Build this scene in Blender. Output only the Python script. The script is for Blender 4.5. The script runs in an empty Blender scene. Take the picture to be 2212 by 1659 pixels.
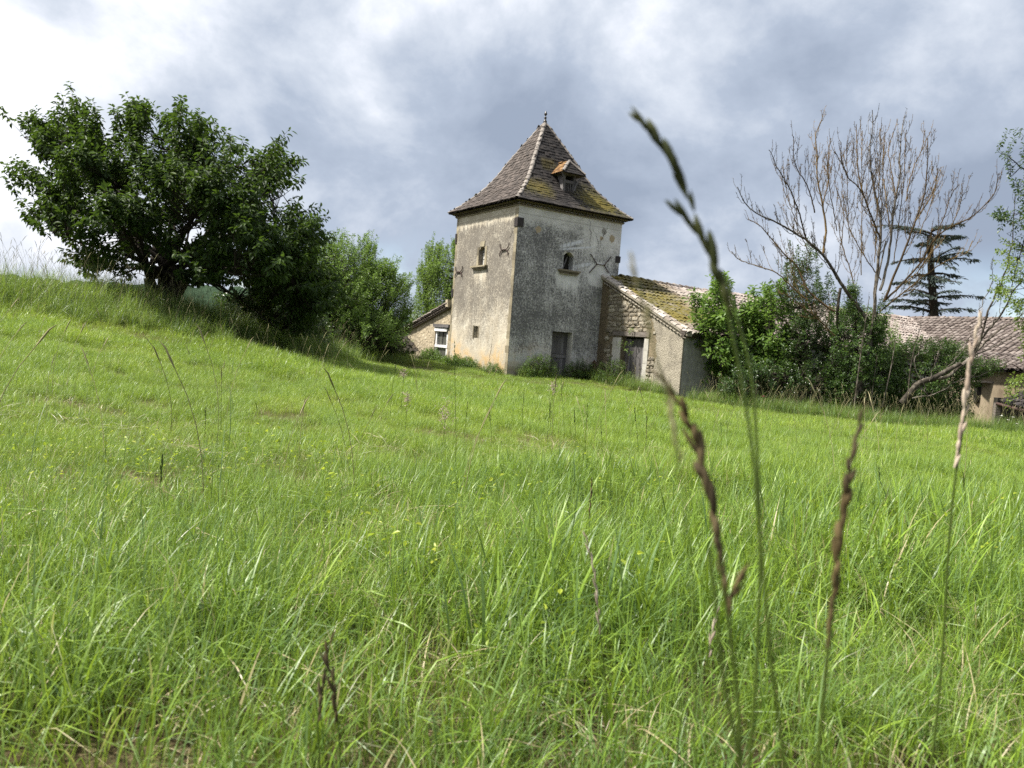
import bpy, math, random
import numpy as np
from mathutils import Matrix, Vector

rng = np.random.default_rng(7)
random.seed(7)
SC = bpy.context.scene
COL = SC.collection

# ------------------------------------------------------------------ camera
FPX, PITCH, ROLL, YAW = 1629.5, 0.0541, 0.0734, 0.5558      # focal length in px of a 2212 px wide picture
cF = np.array([0, math.cos(PITCH), -math.sin(PITCH)]); _R = np.array([1., 0, 0]); _U = np.cross(_R, cF)
cR = _R * math.cos(ROLL) + _U * math.sin(ROLL); cU = _U * math.cos(ROLL) - _R * math.sin(ROLL)
cam = bpy.data.cameras.new('camera'); co = bpy.data.objects.new('camera', cam); COL.objects.link(co)
co.matrix_world = Matrix(((cR[0], cU[0], -cF[0], 0), (cR[1], cU[1], -cF[1], 0), (cR[2], cU[2], -cF[2], 0), (0, 0, 0, 1)))
cam.sensor_width = 36; cam.lens = 36 * FPX / 2212; cam.clip_start = 0.02; cam.clip_end = 6000
cam.dof.use_dof = True; cam.dof.focus_distance = 5.0; cam.dof.aperture_fstop = cam.lens / 4.4
SC.camera = co

# ------------------------------------------------------------------ light, sky, exposure
SUN_EL, SUN_AZ = math.radians(55), math.radians(-97)       # azimuth from +Y towards +X
SD = Vector((math.sin(SUN_AZ) * math.cos(SUN_EL), math.cos(SUN_AZ) * math.cos(SUN_EL), math.sin(SUN_EL)))
sl = bpy.data.lights.new('sun', 'SUN'); sl.energy = 5.0; sl.angle = math.radians(4); sl.color = (1, .95, .86)
so = bpy.data.objects.new('sun', sl); COL.objects.link(so); so.rotation_euler = SD.to_track_quat('Z', 'Y').to_euler()
so.location = (-30, 20, 40)
SC.view_settings.view_transform = 'Standard'; SC.view_settings.look = 'None'
SC.view_settings.exposure = 1.2; SC.view_settings.gamma = 1; SC.view_settings.use_curve_mapping = False
SC.cycles.max_bounces = 6; SC.cycles.diffuse_bounces = 3; SC.cycles.glossy_bounces = 2
SC.cycles.transmission_bounces = 4; SC.cycles.transparent_max_bounces = 4
SC.cycles.use_denoising = False
SC.cycles.caustics_reflective = False; SC.cycles.caustics_refractive = False


class NT:
    """small helper for writing node trees"""
    def __init__(s, tree): s.t = tree; tree.nodes.clear()
    def n(s, ty, **kw):
        nd = s.t.nodes.new(ty)
        for k, v in kw.items(): setattr(nd, k, v)
        return nd
    def put(s, sock, v):
        if isinstance(v, bpy.types.NodeSocket): s.t.links.new(v, sock)
        elif v is not None:
            if isinstance(v, (tuple, list)) and len(v) == 3 and sock.type == 'RGBA': v = (*v, 1)
            sock.default_value = v
    def m(s, op, a, b=None, c=None, clamp=False):
        nd = s.n('ShaderNodeMath', operation=op, use_clamp=clamp); s.put(nd.inputs[0], a)
        if b is not None: s.put(nd.inputs[1], b)
        if c is not None: s.put(nd.inputs[2], c)
        return nd.outputs[0]
    def add(s, a, b): return s.m('ADD', a, b)
    def sub(s, a, b): return s.m('SUBTRACT', a, b)
    def mul(s, a, b): return s.m('MULTIPLY', a, b)
    def mx(s, a, b): return s.m('MAXIMUM', a, b)
    def mn(s, a, b): return s.m('MINIMUM', a, b)
    def inv(s, a): return s.m('SUBTRACT', 1.0, a)
    def ss(s, x, lo, hi):
        nd = s.n('ShaderNodeMapRange', interpolation_type='SMOOTHSTEP')
        s.put(nd.inputs['Value'], x); s.put(nd.inputs['From Min'], lo); s.put(nd.inputs['From Max'], hi)
        return nd.outputs['Result']
    def lerp(s, x, lo, hi, a, b):
        nd = s.n('ShaderNodeMapRange'); s.put(nd.inputs['Value'], x)
        for k, v in zip(('From Min', 'From Max', 'To Min', 'To Max'), (lo, hi, a, b)): s.put(nd.inputs[k], v)
        return nd.outputs['Result']
    def mix(s, f, a, b, bt='MIX'):
        nd = s.n('ShaderNodeMix', data_type='RGBA', blend_type=bt)
        s.put(nd.inputs['Factor'], f); s.put(nd.inputs['A'] if False else nd.inputs[6], a); s.put(nd.inputs[7], b)
        return nd.outputs[2]
    def noise(s, vec, scale, detail=3, rough=.55, dist=0.0, col=False):
        nd = s.n('ShaderNodeTexNoise'); s.put(nd.inputs['Vector'], vec)
        for k, v in (('Scale', scale), ('Detail', detail), ('Roughness', rough), ('Distortion', dist)): s.put(nd.inputs[k], v)
        return nd.outputs['Color' if col else 'Fac']
    def voro(s, vec, scale, feature='F1', out='Distance', rnd=1.0):
        nd = s.n('ShaderNodeTexVoronoi', feature=feature); s.put(nd.inputs['Vector'], vec); s.put(nd.inputs['Scale'], scale)
        s.put(nd.inputs['Randomness'], rnd)
        return nd.outputs[out]
    def obj(s): return s.n('ShaderNodeTexCoord').outputs['Object']
    def pos(s): return s.n('ShaderNodeNewGeometry').outputs['Position']
    def attr(s, name): return s.n('ShaderNodeAttribute', attribute_name=name).outputs['Fac']
    def rnd(s): return s.n('ShaderNodeObjectInfo').outputs['Random']
    def xyz(s, v):
        nd = s.n('ShaderNodeSeparateXYZ'); s.put(nd.inputs[0], v); return nd.outputs
    def vec(s, x, y, z):
        nd = s.n('ShaderNodeCombineXYZ')
        for i, v in enumerate((x, y, z)): s.put(nd.inputs[i], v)
        return nd.outputs[0]
    def vmul(s, v, k):
        nd = s.n('ShaderNodeVectorMath', operation='MULTIPLY'); s.put(nd.inputs[0], v); nd.inputs[1].default_value = k
        return nd.outputs[0]
    def ramp(s, f, stops):
        nd = s.n('ShaderNodeValToRGB'); s.put(nd.inputs[0], f); e = nd.color_ramp.elements
        while len(e) < len(stops): e.new(.5)
        for q, (p, c) in zip(e, stops): q.position = p; q.color = (*c, 1)
        return nd.outputs[0]
    def bump(s, h, st=.5, d=.02):
        nd = s.n('ShaderNodeBump'); s.put(nd.inputs['Height'], h); nd.inputs['Strength'].default_value = st
        nd.inputs['Distance'].default_value = d; return nd.outputs[0]
    def out(s, sh): s.t.links.new(sh, s.n('ShaderNodeOutputMaterial').inputs[0])
    def bsdf(s, col, rough=.8, spec=.3, normal=None, metal=0.0):
        b = s.n('ShaderNodeBsdfPrincipled'); s.put(b.inputs['Base Color'], col); s.put(b.inputs['Roughness'], rough)
        b.inputs['Specular IOR Level'].default_value = spec; b.inputs['Metallic'].default_value = metal
        if normal is not None: s.put(b.inputs['Normal'], normal)
        return b.outputs[0]


def mat(name):
    m = bpy.data.materials.new(name); m.use_nodes = True
    return m, NT(m.node_tree)


world = bpy.data.worlds.new('World'); SC.world = world; world.use_nodes = True
w = NT(world.node_tree)
sky = w.n('ShaderNodeTexSky', sky_type='NISHITA', sun_disc=False)
sky.sun_elevation = SUN_EL; sky.sun_rotation = SUN_AZ
bg0 = w.n('ShaderNodeBackground'); bg0.inputs[1].default_value = .12
w.t.links.new(sky.outputs[0], bg0.inputs[0])
d = w.n('ShaderNodeTexCoord').outputs['Generated']; dx, dy, dz = w.xyz(d)
cp = w.vec(w.add(dx, 3.1), w.add(dy, 1.7), w.mul(dz, 1.35))
big = w.noise(cp, 1.45, 4, .5, .2)
midn = w.noise(cp, 4.2, 8, .58, .15)
fin = w.noise(cp, 13.0, 5, .6, .3)
nd = w.n('ShaderNodeVectorMath', operation='DOT_PRODUCT'); w.put(nd.inputs[0], d); nd.inputs[1].default_value = SD
glow = w.ss(nd.outputs['Value'], .02, 1.0)
br = w.add(w.add(w.mul(w.sub(big, .5), 1.9), w.mul(w.sub(midn, .5), 1.8)), w.mul(w.sub(fin, .5), .16))
br = w.add(w.add(br, .43), w.mul(glow, .62))
ccol = w.ramp(br, [(0.0, (.26, .31, .40)), (.30, (.36, .415, .51)), (.55, (.54, .585, .66)), (.78, (.78, .80, .86)), (1.0, (1.0, 1.0, 1.01))])
bg1 = w.n('ShaderNodeBackground'); w.put(bg1.inputs[0], ccol); bg1.inputs[1].default_value = .60
gap = w.mul(w.ss(w.add(w.mul(midn, .5), w.mul(big, .5)), .47, .40), w.ss(dz, .16, .05))
mxs = w.n('ShaderNodeMixShader'); w.put(mxs.inputs[0], w.mul(gap, .6))
w.t.links.new(bg1.outputs[0], mxs.inputs[1]); w.t.links.new(bg0.outputs[0], mxs.inputs[2])
w.t.links.new(mxs.outputs[0], w.n('ShaderNodeOutputWorld').inputs[0])

# ------------------------------------------------------------------ geometry helpers
ta = np.array([math.cos(YAW), math.sin(YAW), 0]); tb = np.array([-math.sin(YAW), math.cos(YAW), 0]); TC = np.array([-.2234, 28, 0.])


def dep(px, py, Y):
    """point at depth Y (metres ahead) on the line of sight through a picture point"""
    px = np.asarray(px, float); py = np.asarray(py, float)
    dd = cF + cR * ((px - 1106) / FPX)[..., None] - cU * ((py - 829.5) / FPX)[..., None]
    return dd * (np.asarray(Y, float) / dd[..., 1])[..., None]


def uvw(u, v, z): return TC + ta * u + tb * v + np.array([0, 0, z])
def nrm(a): return a / np.maximum(np.linalg.norm(a, axis=-1, keepdims=True), 1e-9)


OFF = {}


def empty(name, loc, label, cat, group=None, rotz=0, off=None):
    o = bpy.data.objects.new(name, None); COL.objects.link(o); o.empty_display_size = .2
    o.location = loc; o.rotation_euler = (0, 0, rotz); o['label'] = label; o['category'] = cat
    if group: o['group'] = group
    OFF[o.name] = np.array(loc if off is None else off, float)
    return o


def tag(o, label, cat, group=None, kind=None):
    o['label'] = label; o['category'] = cat
    if group: o['group'] = group
    if kind: o['kind'] = kind
    return o


def mesh(name, V, F, mats, smooth=False, tint=None, mi=None):
    # smooth: one flag, or one flag per face block
    V = np.asarray(V, np.float32).reshape(-1, 3)
    if isinstance(F, np.ndarray): F = [F]
    sm_ = list(smooth) if isinstance(smooth, (list, tuple)) else [smooth] * len(F)
    sm_ = [q for q, f in zip(sm_, F) if len(f)]; F = [np.asarray(f, np.int32) for f in F if len(f)]
    me = bpy.data.meshes.new(name)
    lv = np.concatenate([f.ravel() for f in F]); sz = np.concatenate([np.full(len(f), f.shape[1], np.int32) for f in F])
    me.vertices.add(len(V)); me.vertices.foreach_set('co', V.ravel())
    me.loops.add(len(lv)); me.loops.foreach_set('vertex_index', lv)
    st = np.concatenate([[0], np.cumsum(sz)[:-1]]).astype(np.int32)
    me.polygons.add(len(sz)); me.polygons.foreach_set('loop_start', st); me.polygons.foreach_set('loop_total', sz)
    me.polygons.foreach_set('use_smooth', np.concatenate([np.full(len(f), bool(q)) for q, f in zip(sm_, F)]))
    if tint is not None:
        at = me.attributes.new('tint', 'FLOAT', 'POINT'); at.data.foreach_set('value', np.asarray(tint, np.float32))
    for m_ in (mats if isinstance(mats, (list, tuple)) else [mats]): me.materials.append(m_)
    if mi is not None: me.polygons.foreach_set('material_index', np.asarray(mi, np.int32))
    me.update(calc_edges=True); me.validate()
    return me


def link(name, me, parent=None):
    o = bpy.data.objects.new(name, me); COL.objects.link(o)
    if parent is not None:
        o.parent = parent; OFF[o.name] = OFF[parent.name]
    return o


def mk(name, V, F, mats, parent=None, smooth=False, tint=None, kind=None, label=None, loc=None, mi=None):
    V = np.asarray(V, float).reshape(-1, 3)
    off = OFF[parent.name] if parent is not None else (np.zeros(3) if loc is None else np.asarray(loc, float))
    o = link(name, mesh(name, V - off, F, mats, smooth, tint, mi), parent)
    if parent is None: o.location = off; OFF[o.name] = off
    if kind: o['kind'] = kind
    if label: o['label'] = label
    return o


QB = np.array([(0, 3, 2, 1), (4, 5, 6, 7), (0, 1, 5, 4), (1, 2, 6, 5), (2, 3, 7, 6), (3, 0, 4, 7)])


def boxv(x0, x1, y0, y1, z0, z1):
    return np.array([(x0, y0, z0), (x1, y0, z0), (x1, y1, z0), (x0, y1, z0), (x0, y0, z1), (x1, y0, z1), (x1, y1, z1), (x0, y1, z1)], float)


class MB:
    """collects pieces and builds one mesh"""
    def __init__(s): s.V = []; s.F = {}; s.T = []; s.k = 0
    def add(s, V, F, t=None, sm=False):
        V = np.asarray(V, float).reshape(-1, 3); F = np.asarray(F)
        s.F.setdefault((F.shape[1], sm), []).append(F + s.k); s.V.append(V); s.k += len(V)
        s.T.append(np.full(len(V), random.random() if t is None else t)); return s
    def box(s, *a, t=None, rot=None, jit=0):
        V = boxv(*a)
        if jit: V = V + rng.normal(0, jit, V.shape)
        if rot is not None:
            c = V.mean(0); V = (V - c) @ np.array(Matrix.Rotation(rot[0], 3, rot[1])).T + c
        return s.add(V, QB, t)
    def tube(s, P, r, n=6, t=None, cap=True):
        P = np.asarray(P, float); k = len(P); r = np.broadcast_to(np.asarray(r, float), (k,))
        T = nrm(np.gradient(P, axis=0)); ref = np.array([0, 0, 1.]) if abs(T[0][2]) < .9 else np.array([1., 0, 0])
        A = nrm(np.cross(T, ref)); B = np.cross(T, A); an = np.arange(n) * 2 * math.pi / n
        V = P[:, None] + (A[:, None] * np.cos(an)[None, :, None] + B[:, None] * np.sin(an)[None, :, None]) * r[:, None, None]
        i = np.arange(k - 1)[:, None] * n; j = np.arange(n)[None]; j2 = (j + 1) % n
        F = np.stack([i + j, i + j2, i + n + j2, i + n + j], -1).reshape(-1, 4)
        s.add(V, F, t, n > 4)
        if cap and n == 4: s.F[4, False].append(np.array([[3, 2, 1, 0]]) + s.k - k * n); s.F[4, False].append(np.array([[0, 1, 2, 3]]) + s.k - n)
        return s
    def build(s, name, m, parent=None, **kw):
        F = [np.concatenate(v) for v in s.F.values()]; kw.setdefault('smooth', [k[1] for k in s.F])
        return mk(name, np.concatenate(s.V), F, m, parent, tint=np.concatenate(s.T), **kw)


def bez(p0, p1, p2, n):
    t = np.linspace(0, 1, n)[:, None]; return (1 - t) ** 2 * p0 + 2 * t * (1 - t) * p1 + t ** 2 * p2


def polyl(pts, n):
    """smooth resampling of a polyline"""
    pts = np.asarray(pts, float)
    if len(pts) == 2: return pts[0] + (pts[1] - pts[0]) * np.linspace(0, 1, n)[:, None]
    s_ = np.concatenate([[0], np.cumsum(np.linalg.norm(np.diff(pts, axis=0), axis=1))]); m_ = np.gradient(pts, s_, axis=0)
    q = np.linspace(0, s_[-1], n); i = np.clip(np.searchsorted(s_, q, 'right') - 1, 0, len(pts) - 2)
    h = (s_[i + 1] - s_[i])[:, None]; t = ((q - s_[i])[:, None]) / h
    return (2*t**3-3*t**2+1)*pts[i] + (t**3-2*t**2+t)*h*m_[i] + (-2*t**3+3*t**2)*pts[i+1] + (t**3-t**2)*h*m_[i+1]

# ------------------------------------------------------------------ terrain
ZC = [(0, 0, -.75), (3, 1, -.76), (-3, 1, -.80), (0, 4, -.82), (4, 5, -.9), (-4, 5, -.84), (0, -6, -.7), (8, -4, -.8), (-8, -4, -.5),
      (-5.5, 8, -.72), (-1, 9, -.98), (4, 11, -1.12), (9, 11, -1.2), (-8.1, 11.5, -.46), (-7.2, 13.2, -.40), (-12, 12, -.25), (-10.5, 15.5, .10), (-8.9, 15.5, .02),
      (-8.45, 18, .30), (-6.6, 18.5, -.35), (-12, 19, .45), (-18, 16, .35), (-2.5, 17, -1.02), (2, 19, -1.25), (8, 18, -1.42), (13, 16, -1.35),
      (-6.35, 24, -.78), (-5.8, 27.3, -.92), (-10, 27, -.2), (-.22, 27.6, -1.27), (-2.8, 31.8, -1.1), (-4.9, 30, -1.0), (-5.4, 36, -1.15), (3.4, 28.5, -1.25), (5.9, 26, -1.5),
      (9.1, 23, -1.6), (11.6, 21, -1.62), (14, 19, -1.45), (18, 24, -1.9), (14, 30, -1.9), (22, 36, -2.2), (0, 40, -1.4), (-12, 40, -.4), (20, 8, -1.1), (-22, 5, .0),
      (-30, 40, .4), (-60, 60, .5), (60, 60, -3), (0, 90, -2), (60, 0, -2), (-60, 0, 0), (0, -50, -1), (0, 160, -1), (-120, 160, 1), (120, 160, -3), (-120, -60, 0), (120, -60, -2)]
_zc = np.array(ZC, float)


def _ker(r2): return np.sqrt(r2 + 2.0 ** 2)


_D = ((_zc[:, None, :2] - _zc[None, :, :2]) ** 2).sum(-1)
_n = len(_zc); _A = np.zeros((_n + 3, _n + 3)); _A[:_n, :_n] = _ker(_D) - np.eye(_n) * .12
_A[:_n, _n] = 1; _A[:_n, _n + 1:] = _zc[:, :2]; _A[_n:, :_n] = _A[:_n, _n:].T
_w = np.linalg.solve(_A, np.concatenate([_zc[:, 2], [0, 0, 0]]))


def ground(x, y):
    x = np.asarray(x, float); y = np.asarray(y, float)
    cx = np.clip(x, -125, 125); cy = np.clip(y, -60, 165)
    out = np.full(x.shape, _w[_n]) + _w[_n + 1] * cx + _w[_n + 2] * cy
    for k in range(_n): out += _w[k] * _ker((cx - _zc[k, 0]) ** 2 + (cy - _zc[k, 1]) ** 2)
    out += .025 * np.sin(x * 2.1 + 1.3 * np.sin(y * 1.1)) * np.sin(y * 1.7 + .6) + .02 * np.sin(x * 4.7 + y * 3.1)
    return out


def gpt(x, y, dz=0.0): return np.array([x, y, float(ground(x, y)) + dz])


def patch(x, y, s, ph=0.0):
    """smooth 0..1 patchiness"""
    v = (np.sin(x * s + ph + 1.7 * np.sin(y * s * .7 + ph * 2)) + np.sin(y * s * 1.3 - ph + 1.3 * np.sin(x * s * .9 + 2.1)) + .7 * np.sin((x + y) * s * 2.1 + ph * 3)
         + .5 * np.sin((x - 1.4 * y) * s * 3.7 + ph))
    return np.clip(v / 5.0 + .5, 0, 1)


m_soil, t = mat('earth and thatch')
p = t.pos(); a1 = t.noise(p, 7, 6, .65); a2 = t.noise(p, .35, 3)
c = t.ramp(t.noise(p, 42, 6, .7, .6), [(.28, (.016, .012, .007)), (.48, (.055, .042, .022)), (.62, (.13, .105, .055)), (.8, (.26, .22, .13))])
c = t.mix(t.mul(t.ss(a2, .45, .65), .5), c, t.mix(a1, (.02, .04, .008), (.09, .13, .03)))
t.out(t.bsdf(c, .95, .1, t.bump(a1, .8, .03)))
g = np.concatenate([-np.geomspace(1500, 6, 46), np.linspace(-5.8, 5.8, 60), np.geomspace(6, 1500, 46)])
g2 = np.concatenate([-np.geomspace(400, 4, 18), np.linspace(-3.8, 9.8, 70), np.geomspace(10, 1500, 60)])
GX, GY = np.meshgrid(g, g2); GZ = ground(GX, GY)
i = np.arange(len(g2) - 1)[:, None] * len(g) + np.arange(len(g) - 1)[None]
mk('ground', np.stack([GX, GY, GZ], -1).reshape(-1, 3), np.stack([i, i + 1, i + len(g) + 1, i + len(g)], -1).reshape(-1, 4), m_soil, smooth=True, kind='structure')
tag(bpy.data.objects['ground'], 'earth and dry thatch under the meadow grass', 'ground')

m_hill, t = mat('wooded hillside')
p = t.pos(); v = t.voro(p, .16); a1 = t.noise(p, .5, 5)
c = t.mix(a1, (.012, .026, .012), (.035, .055, .025))
t.out(t.bsdf(t.mix(.18, c, (.045, .06, .065)), 1, .0, t.bump(v, .9, 3)))  # blue-grey mixed in: distance haze painted into the hill colour
az = np.radians(np.linspace(-75, 75, 420)); rr = np.array([170, 230, 300, 350, 420.])
hh = np.array([-2, 2, 8.5, 9.5, 2.])
A_, R_ = np.meshgrid(az, rr); H_ = np.repeat(hh[:, None], len(az), 1)
k_ = np.clip((-np.degrees(A_) + 4) / 20, 0, 1)
H_ = H_ * (.25 + .95 * k_) + (H_ > 1) * (1.6 * np.sin(A_ * 14) + 1.1 * np.abs(np.sin(A_ * 90 + R_)) + 1.0 * np.abs(np.sin(A_ * 163 + 2 * R_)))
i = np.arange(len(rr) - 1)[:, None] * len(az) + np.arange(len(az) - 1)[None]
mk('hill', np.stack([R_ * np.sin(A_), R_ * np.cos(A_), H_], -1).reshape(-1, 3), np.stack([i, i + 1, i + len(az) + 1, i + len(az)], -1).reshape(-1, 4), m_hill, smooth=True, kind='structure')
tag(bpy.data.objects['hill'], 'distant wooded hill low behind the meadow bank', 'hill')

# ------------------------------------------------------------------ materials of the buildings
def tri(t, x, z, pts, wd):
    """mask along a straight stroke from pts[0] to pts[1] in the plane x,z"""
    (x0, z0), (x1, z1) = pts
    L = math.hypot(x1 - x0, z1 - z0); ux, uz = (x1 - x0) / L, (z1 - z0) / L
    s = t.add(t.mul(t.sub(x, x0), ux), t.mul(t.sub(z, z0), uz)); q = t.m('ABSOLUTE', t.add(t.mul(t.sub(x, x0), -uz), t.mul(t.sub(z, z0), ux)))
    return t.mul(t.ss(q, wd, wd * .2), t.mul(t.ss(s, -.1, .25), t.ss(s, L + .1, L - .3)))


def disc(t, x, z, cx, cz, r, n=None):
    dd = t.m('SQRT', t.add(t.m('POWER', t.sub(x, cx), 2.0), t.m('POWER', t.sub(z, cz), 2.0)))
    if n is not None: dd = t.add(dd, t.mul(t.sub(n, .5), r * 1.1))
    return t.ss(dd, r * 1.08, r * .9)


ZB = -1.27            # height of the tower's foot


def plaster(name, side):
    m_, t = mat(name)
    o = t.obj(); X, Y, Z = t.xyz(o); z = t.add(Z, ZB)
    h = X if side == 'right' else Y
    sp = t.noise(o, 17, 3, .6); sp2 = t.noise(t.vmul(o, (1, 1, .55)), 11, 5, .6); lo = t.noise(o, 1.1, 5, .6); lo2 = t.noise(o, .55, 3, .5, .4)
    str_ = t.noise(t.vmul(o, (9, 9, .8)), 1.0, 4, .6)
    warm = t.noise(o, 2.3, 4, .6)
    if side == 'right':
        base = t.mix(t.ss(warm, .35, .7), (.48, .475, .45), (.62, .615, .59))
        dens = t.add(.545, t.mul(t.sub(lo, .5), 1.0))
        dens = t.sub(dens, t.mul(t.ss(t.add(z, t.mul(t.sub(lo2, .5), 1.0)), 4.25, 5.05), .62))
        dens = t.sub(dens, t.mul(t.mul(t.ss(t.add(h, t.mul(lo2, .8)), 2.9, 4.2), t.ss(z, 3.0, 4.2)), .34))
        dens = t.sub(dens, t.mul(t.ss(t.add(z, t.mul(lo, 1.4)), .9, -.2), .40))
        dens = t.sub(dens, t.mul(t.mul(t.ss(t.m('ABSOLUTE', t.sub(h, 2.42)), .62, .40), t.mul(t.ss(t.add(z, t.mul(t.sub(str_, .5), .8)), 1.9, 2.75), t.ss(z, 2.92, 2.84))), .62))
        dens = t.sub(dens, t.mul(disc(t, h, z, 3.9, 2.95, .5, lo), .35))
        dens = t.add(dens, t.mul(t.mul(t.ss(h, 2.7, .6), t.mul(t.ss(z, 4.7, 4.2), t.ss(z, -.5, .5))), .10))
        smear = t.mx(t.mx(tri(t, h, z, ((1.95, 3.78), (3.1, 4.18)), .11), tri(t, h, z, ((1.9, 3.68), (3.6, 4.0)), .055)), tri(t, h, z, ((2.66, 3.1), (3.6, 3.36)), .10))
        smear = t.mul(smear, t.ss(str_, .3, .55))
    else:
        base = t.mix(t.ss(warm, .35, .7), (.37, .33, .26), (.50, .465, .385))
        dens = t.add(.70, t.mul(t.sub(lo, .5), .8))
        dens = t.sub(dens, t.mul(t.ss(t.add(z, t.mul(t.sub(str_, .5), .7)), 4.45, 4.8), .7))
        dens = t.sub(dens, t.mul(t.ss(t.add(z, t.mul(t.sub(lo2, .5), 2.6)), 2.0, -.4), .52))
        dens = t.sub(dens, t.mul(t.mul(t.ss(t.m('ABSOLUTE', t.sub(h, 2.6)), .62, .38), t.mul(t.ss(t.add(z, t.mul(t.sub(str_, .5), .8)), 2.0, 2.8), t.ss(z, 2.95, 2.86))), .45))
        smear = 0.0
    k = t.add(t.mul(t.sub(t.add(t.add(t.mul(sp, .66), t.mul(sp2, .34)), t.mul(t.sub(str_, .5), .10)), .5), 2.1), .5)
    dark = t.ss(k, t.sub(.74, t.mul(dens, .46)), t.sub(.62, t.mul(dens, .46))) if False else t.ss(t.sub(dens, k), -.34, .32)
    ink = t.mix(warm, (.060, .060, .062), (.115, .113, .110)) if side == 'right' else t.mix(warm, (.085, .077, .068), (.15, .135, .115))
    c = t.mix(t.mul(dark, .93), base, ink)
    # ochre earth showing low down, and a green damp foot
    och = t.mul(t.ss(t.add(z, t.mul(t.sub(lo2, .5), 2.8)), .35, -.75), t.ss(warm, .38, .6))
    c = t.mix(t.mul(och, .75 if side == 'left' else .3), c, (.42, .27, .10))
    damp = t.mul(t.ss(t.add(z, t.mul(t.sub(sp2, .5), .5)), -.55, -1.0), .7)
    c = t.mix(damp if side == 'right' else t.mul(damp, .35), c, (.17, .14, .085))
    if side == 'right':
        c = t.mix(t.mul(smear, .75), c, (.62, .64, .68))
        for (cx, cz, r) in ((.92, 4.30, .13), (4.43, 4.42, .15), (3.93, 4.38, .08)): c = t.mix(disc(t, h, z, cx, cz, r, t.add(t.mul(t.sub(sp2, .5), 2.2), .5)), c, (.33, .27, .18))
        c = t.mix(t.mul(t.mul(disc(t, h, z, 4.02, 4.66, .13, t.add(t.mul(t.sub(sp2, .5), 2.4), .5)), 1.0), .9), c, (.22, .21, .19))
    line = t.ss(t.m('ABSOLUTE', t.sub(z, 4.80 if side == 'right' else 4.82)), .012, .004)
    c = t.mix(t.mul(line, .6), c, (.12, .11, .09))
    t.out(t.bsdf(c, .92, .15, t.bump(t.add(t.mul(sp, .7), t.mul(sp2, .6)), .55, .03)))
    return m_


m_wr = plaster('lichen grey render', 'right'); m_wl = plaster('weathered warm render', 'left')


def simple(name, stops, scale=12, rough=.85, spec=.2, bump=.4, bd=.02, stretch=None, use_tint=.5, world=False, metal=0):
    m_, t = mat(name); o = t.pos() if world else t.obj()
    if stretch: o = t.vmul(o, stretch)
    f = t.noise(o, scale, 6, .6)
    tt = t.m('FRACT', t.add(t.attr('tint'), t.rnd()))
    c = t.ramp(t.m('ADD', t.mul(f, 1 - use_tint), t.mul(tt, use_tint), clamp=True), stops)
    c = t.mix(t.mul(t.ss(t.noise(o, scale * .12, 4, .6, .5), .42, .66), .45), c, t.mix(.75, c, (.05, .045, .04)))
    t.out(t.bsdf(c, rough, spec, t.bump(f, bump, bd), metal)); return m_


m_stone = simple('pale limestone', [(.15, (.12, .105, .08)), (.5, (.255, .225, .175)), (.85, (.40, .365, .29))], 9, .9, .15, .7, .03)
m_quoin = simple('ochre dressed stone', [(.2, (.13, .112, .080)), (.5, (.225, .195, .135)), (.8, (.32, .285, .205))], 9, .9, .15, .5, .02)
m_jamb = simple('pale cut stone', [(.2, (.36, .34, .29)), (.5, (.50, .48, .43)), (.8, (.60, .58, .53))], 6, .85, .2, .4, .02)
m_mortar = simple('earth mortar', [(.2, (.09, .07, .045)), (.5, (.20, .165, .11)), (.8, (.31, .26, .18))], 14, .95, .1, .9, .04)
m_rough = simple('beige roughcast', [(.25, (.16, .142, .11)), (.5, (.30, .27, .215)), (.72, (.43, .395, .33))], 22, .95, .1, 1.0, .04, use_tint=.05)
m_cement = simple('grey cement render', [(.25, (.21, .21, .20)), (.5, (.33, .33, .315)), (.75, (.43, .43, .41))], 5, .95, .1, .5, .02, use_tint=.05)
m_ltwall = simple('warm rubble wall', [(.2, (.19, .155, .105)), (.5, (.40, .34, .245)), (.8, (.56, .50, .39))], 9, .95, .1, .9, .04, use_tint=.3)
m_wood = simple('weathered grey wood', [(.2, (.045, .042, .042)), (.5, (.13, .122, .122)), (.8, (.26, .25, .25))], 6, .8, .2, .5, .01, (8, 8, .5), .25)
m_beam = simple('silvered oak beam', [(.2, (.055, .045, .04)), (.5, (.14, .12, .105)), (.8, (.25, .225, .20))], 5, .85, .2, .7, .02, (1, 1, 6), .2)
m_white = simple('flaking white paint', [(.25, (.42, .41, .40)), (.45, (.68, .67, .66)), (.8, (.78, .77, .77))], 14, .6, .3, .3, .01, use_tint=.1)
m_iron = simple('rusty wrought iron', [(.2, (.022, .014, .013)), (.5, (.045, .026, .022)), (.8, (.085, .042, .03))], 25, .8, .3, .4, .01, use_tint=.1)
m_plate = simple('blackened iron plate', [(.2, (.012, .010, .010)), (.5, (.022, .018, .018)), (.8, (.04, .03, .028))], 14, .7, .3, .3, .01, use_tint=.1)
m_rust = simple('red rusted sheet', [(.2, (.03, .010, .010)), (.5, (.06, .018, .016)), (.8, (.10, .035, .025))], 12, .8, .3, .4, .01, use_tint=.1)
m_black = simple('dark interior', [(.2, (.012, .011, .010)), (.8, (.03, .028, .025))], 5, .95, .05)
m_glaze = simple('dark glazed terracotta', [(.2, (.02, .017, .016)), (.8, (.06, .05, .045))], 9, .4, .5)
m_glass, t = mat('dusty glass')
f = t.noise(t.vmul(t.obj(), (6, 6, .8)), 2.0, 5, .6); t.out(t.bsdf(t.ramp(f, [(.3, (.022, .022, .02)), (.7, (.10, .10, .09))]), .25, .5))


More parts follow.
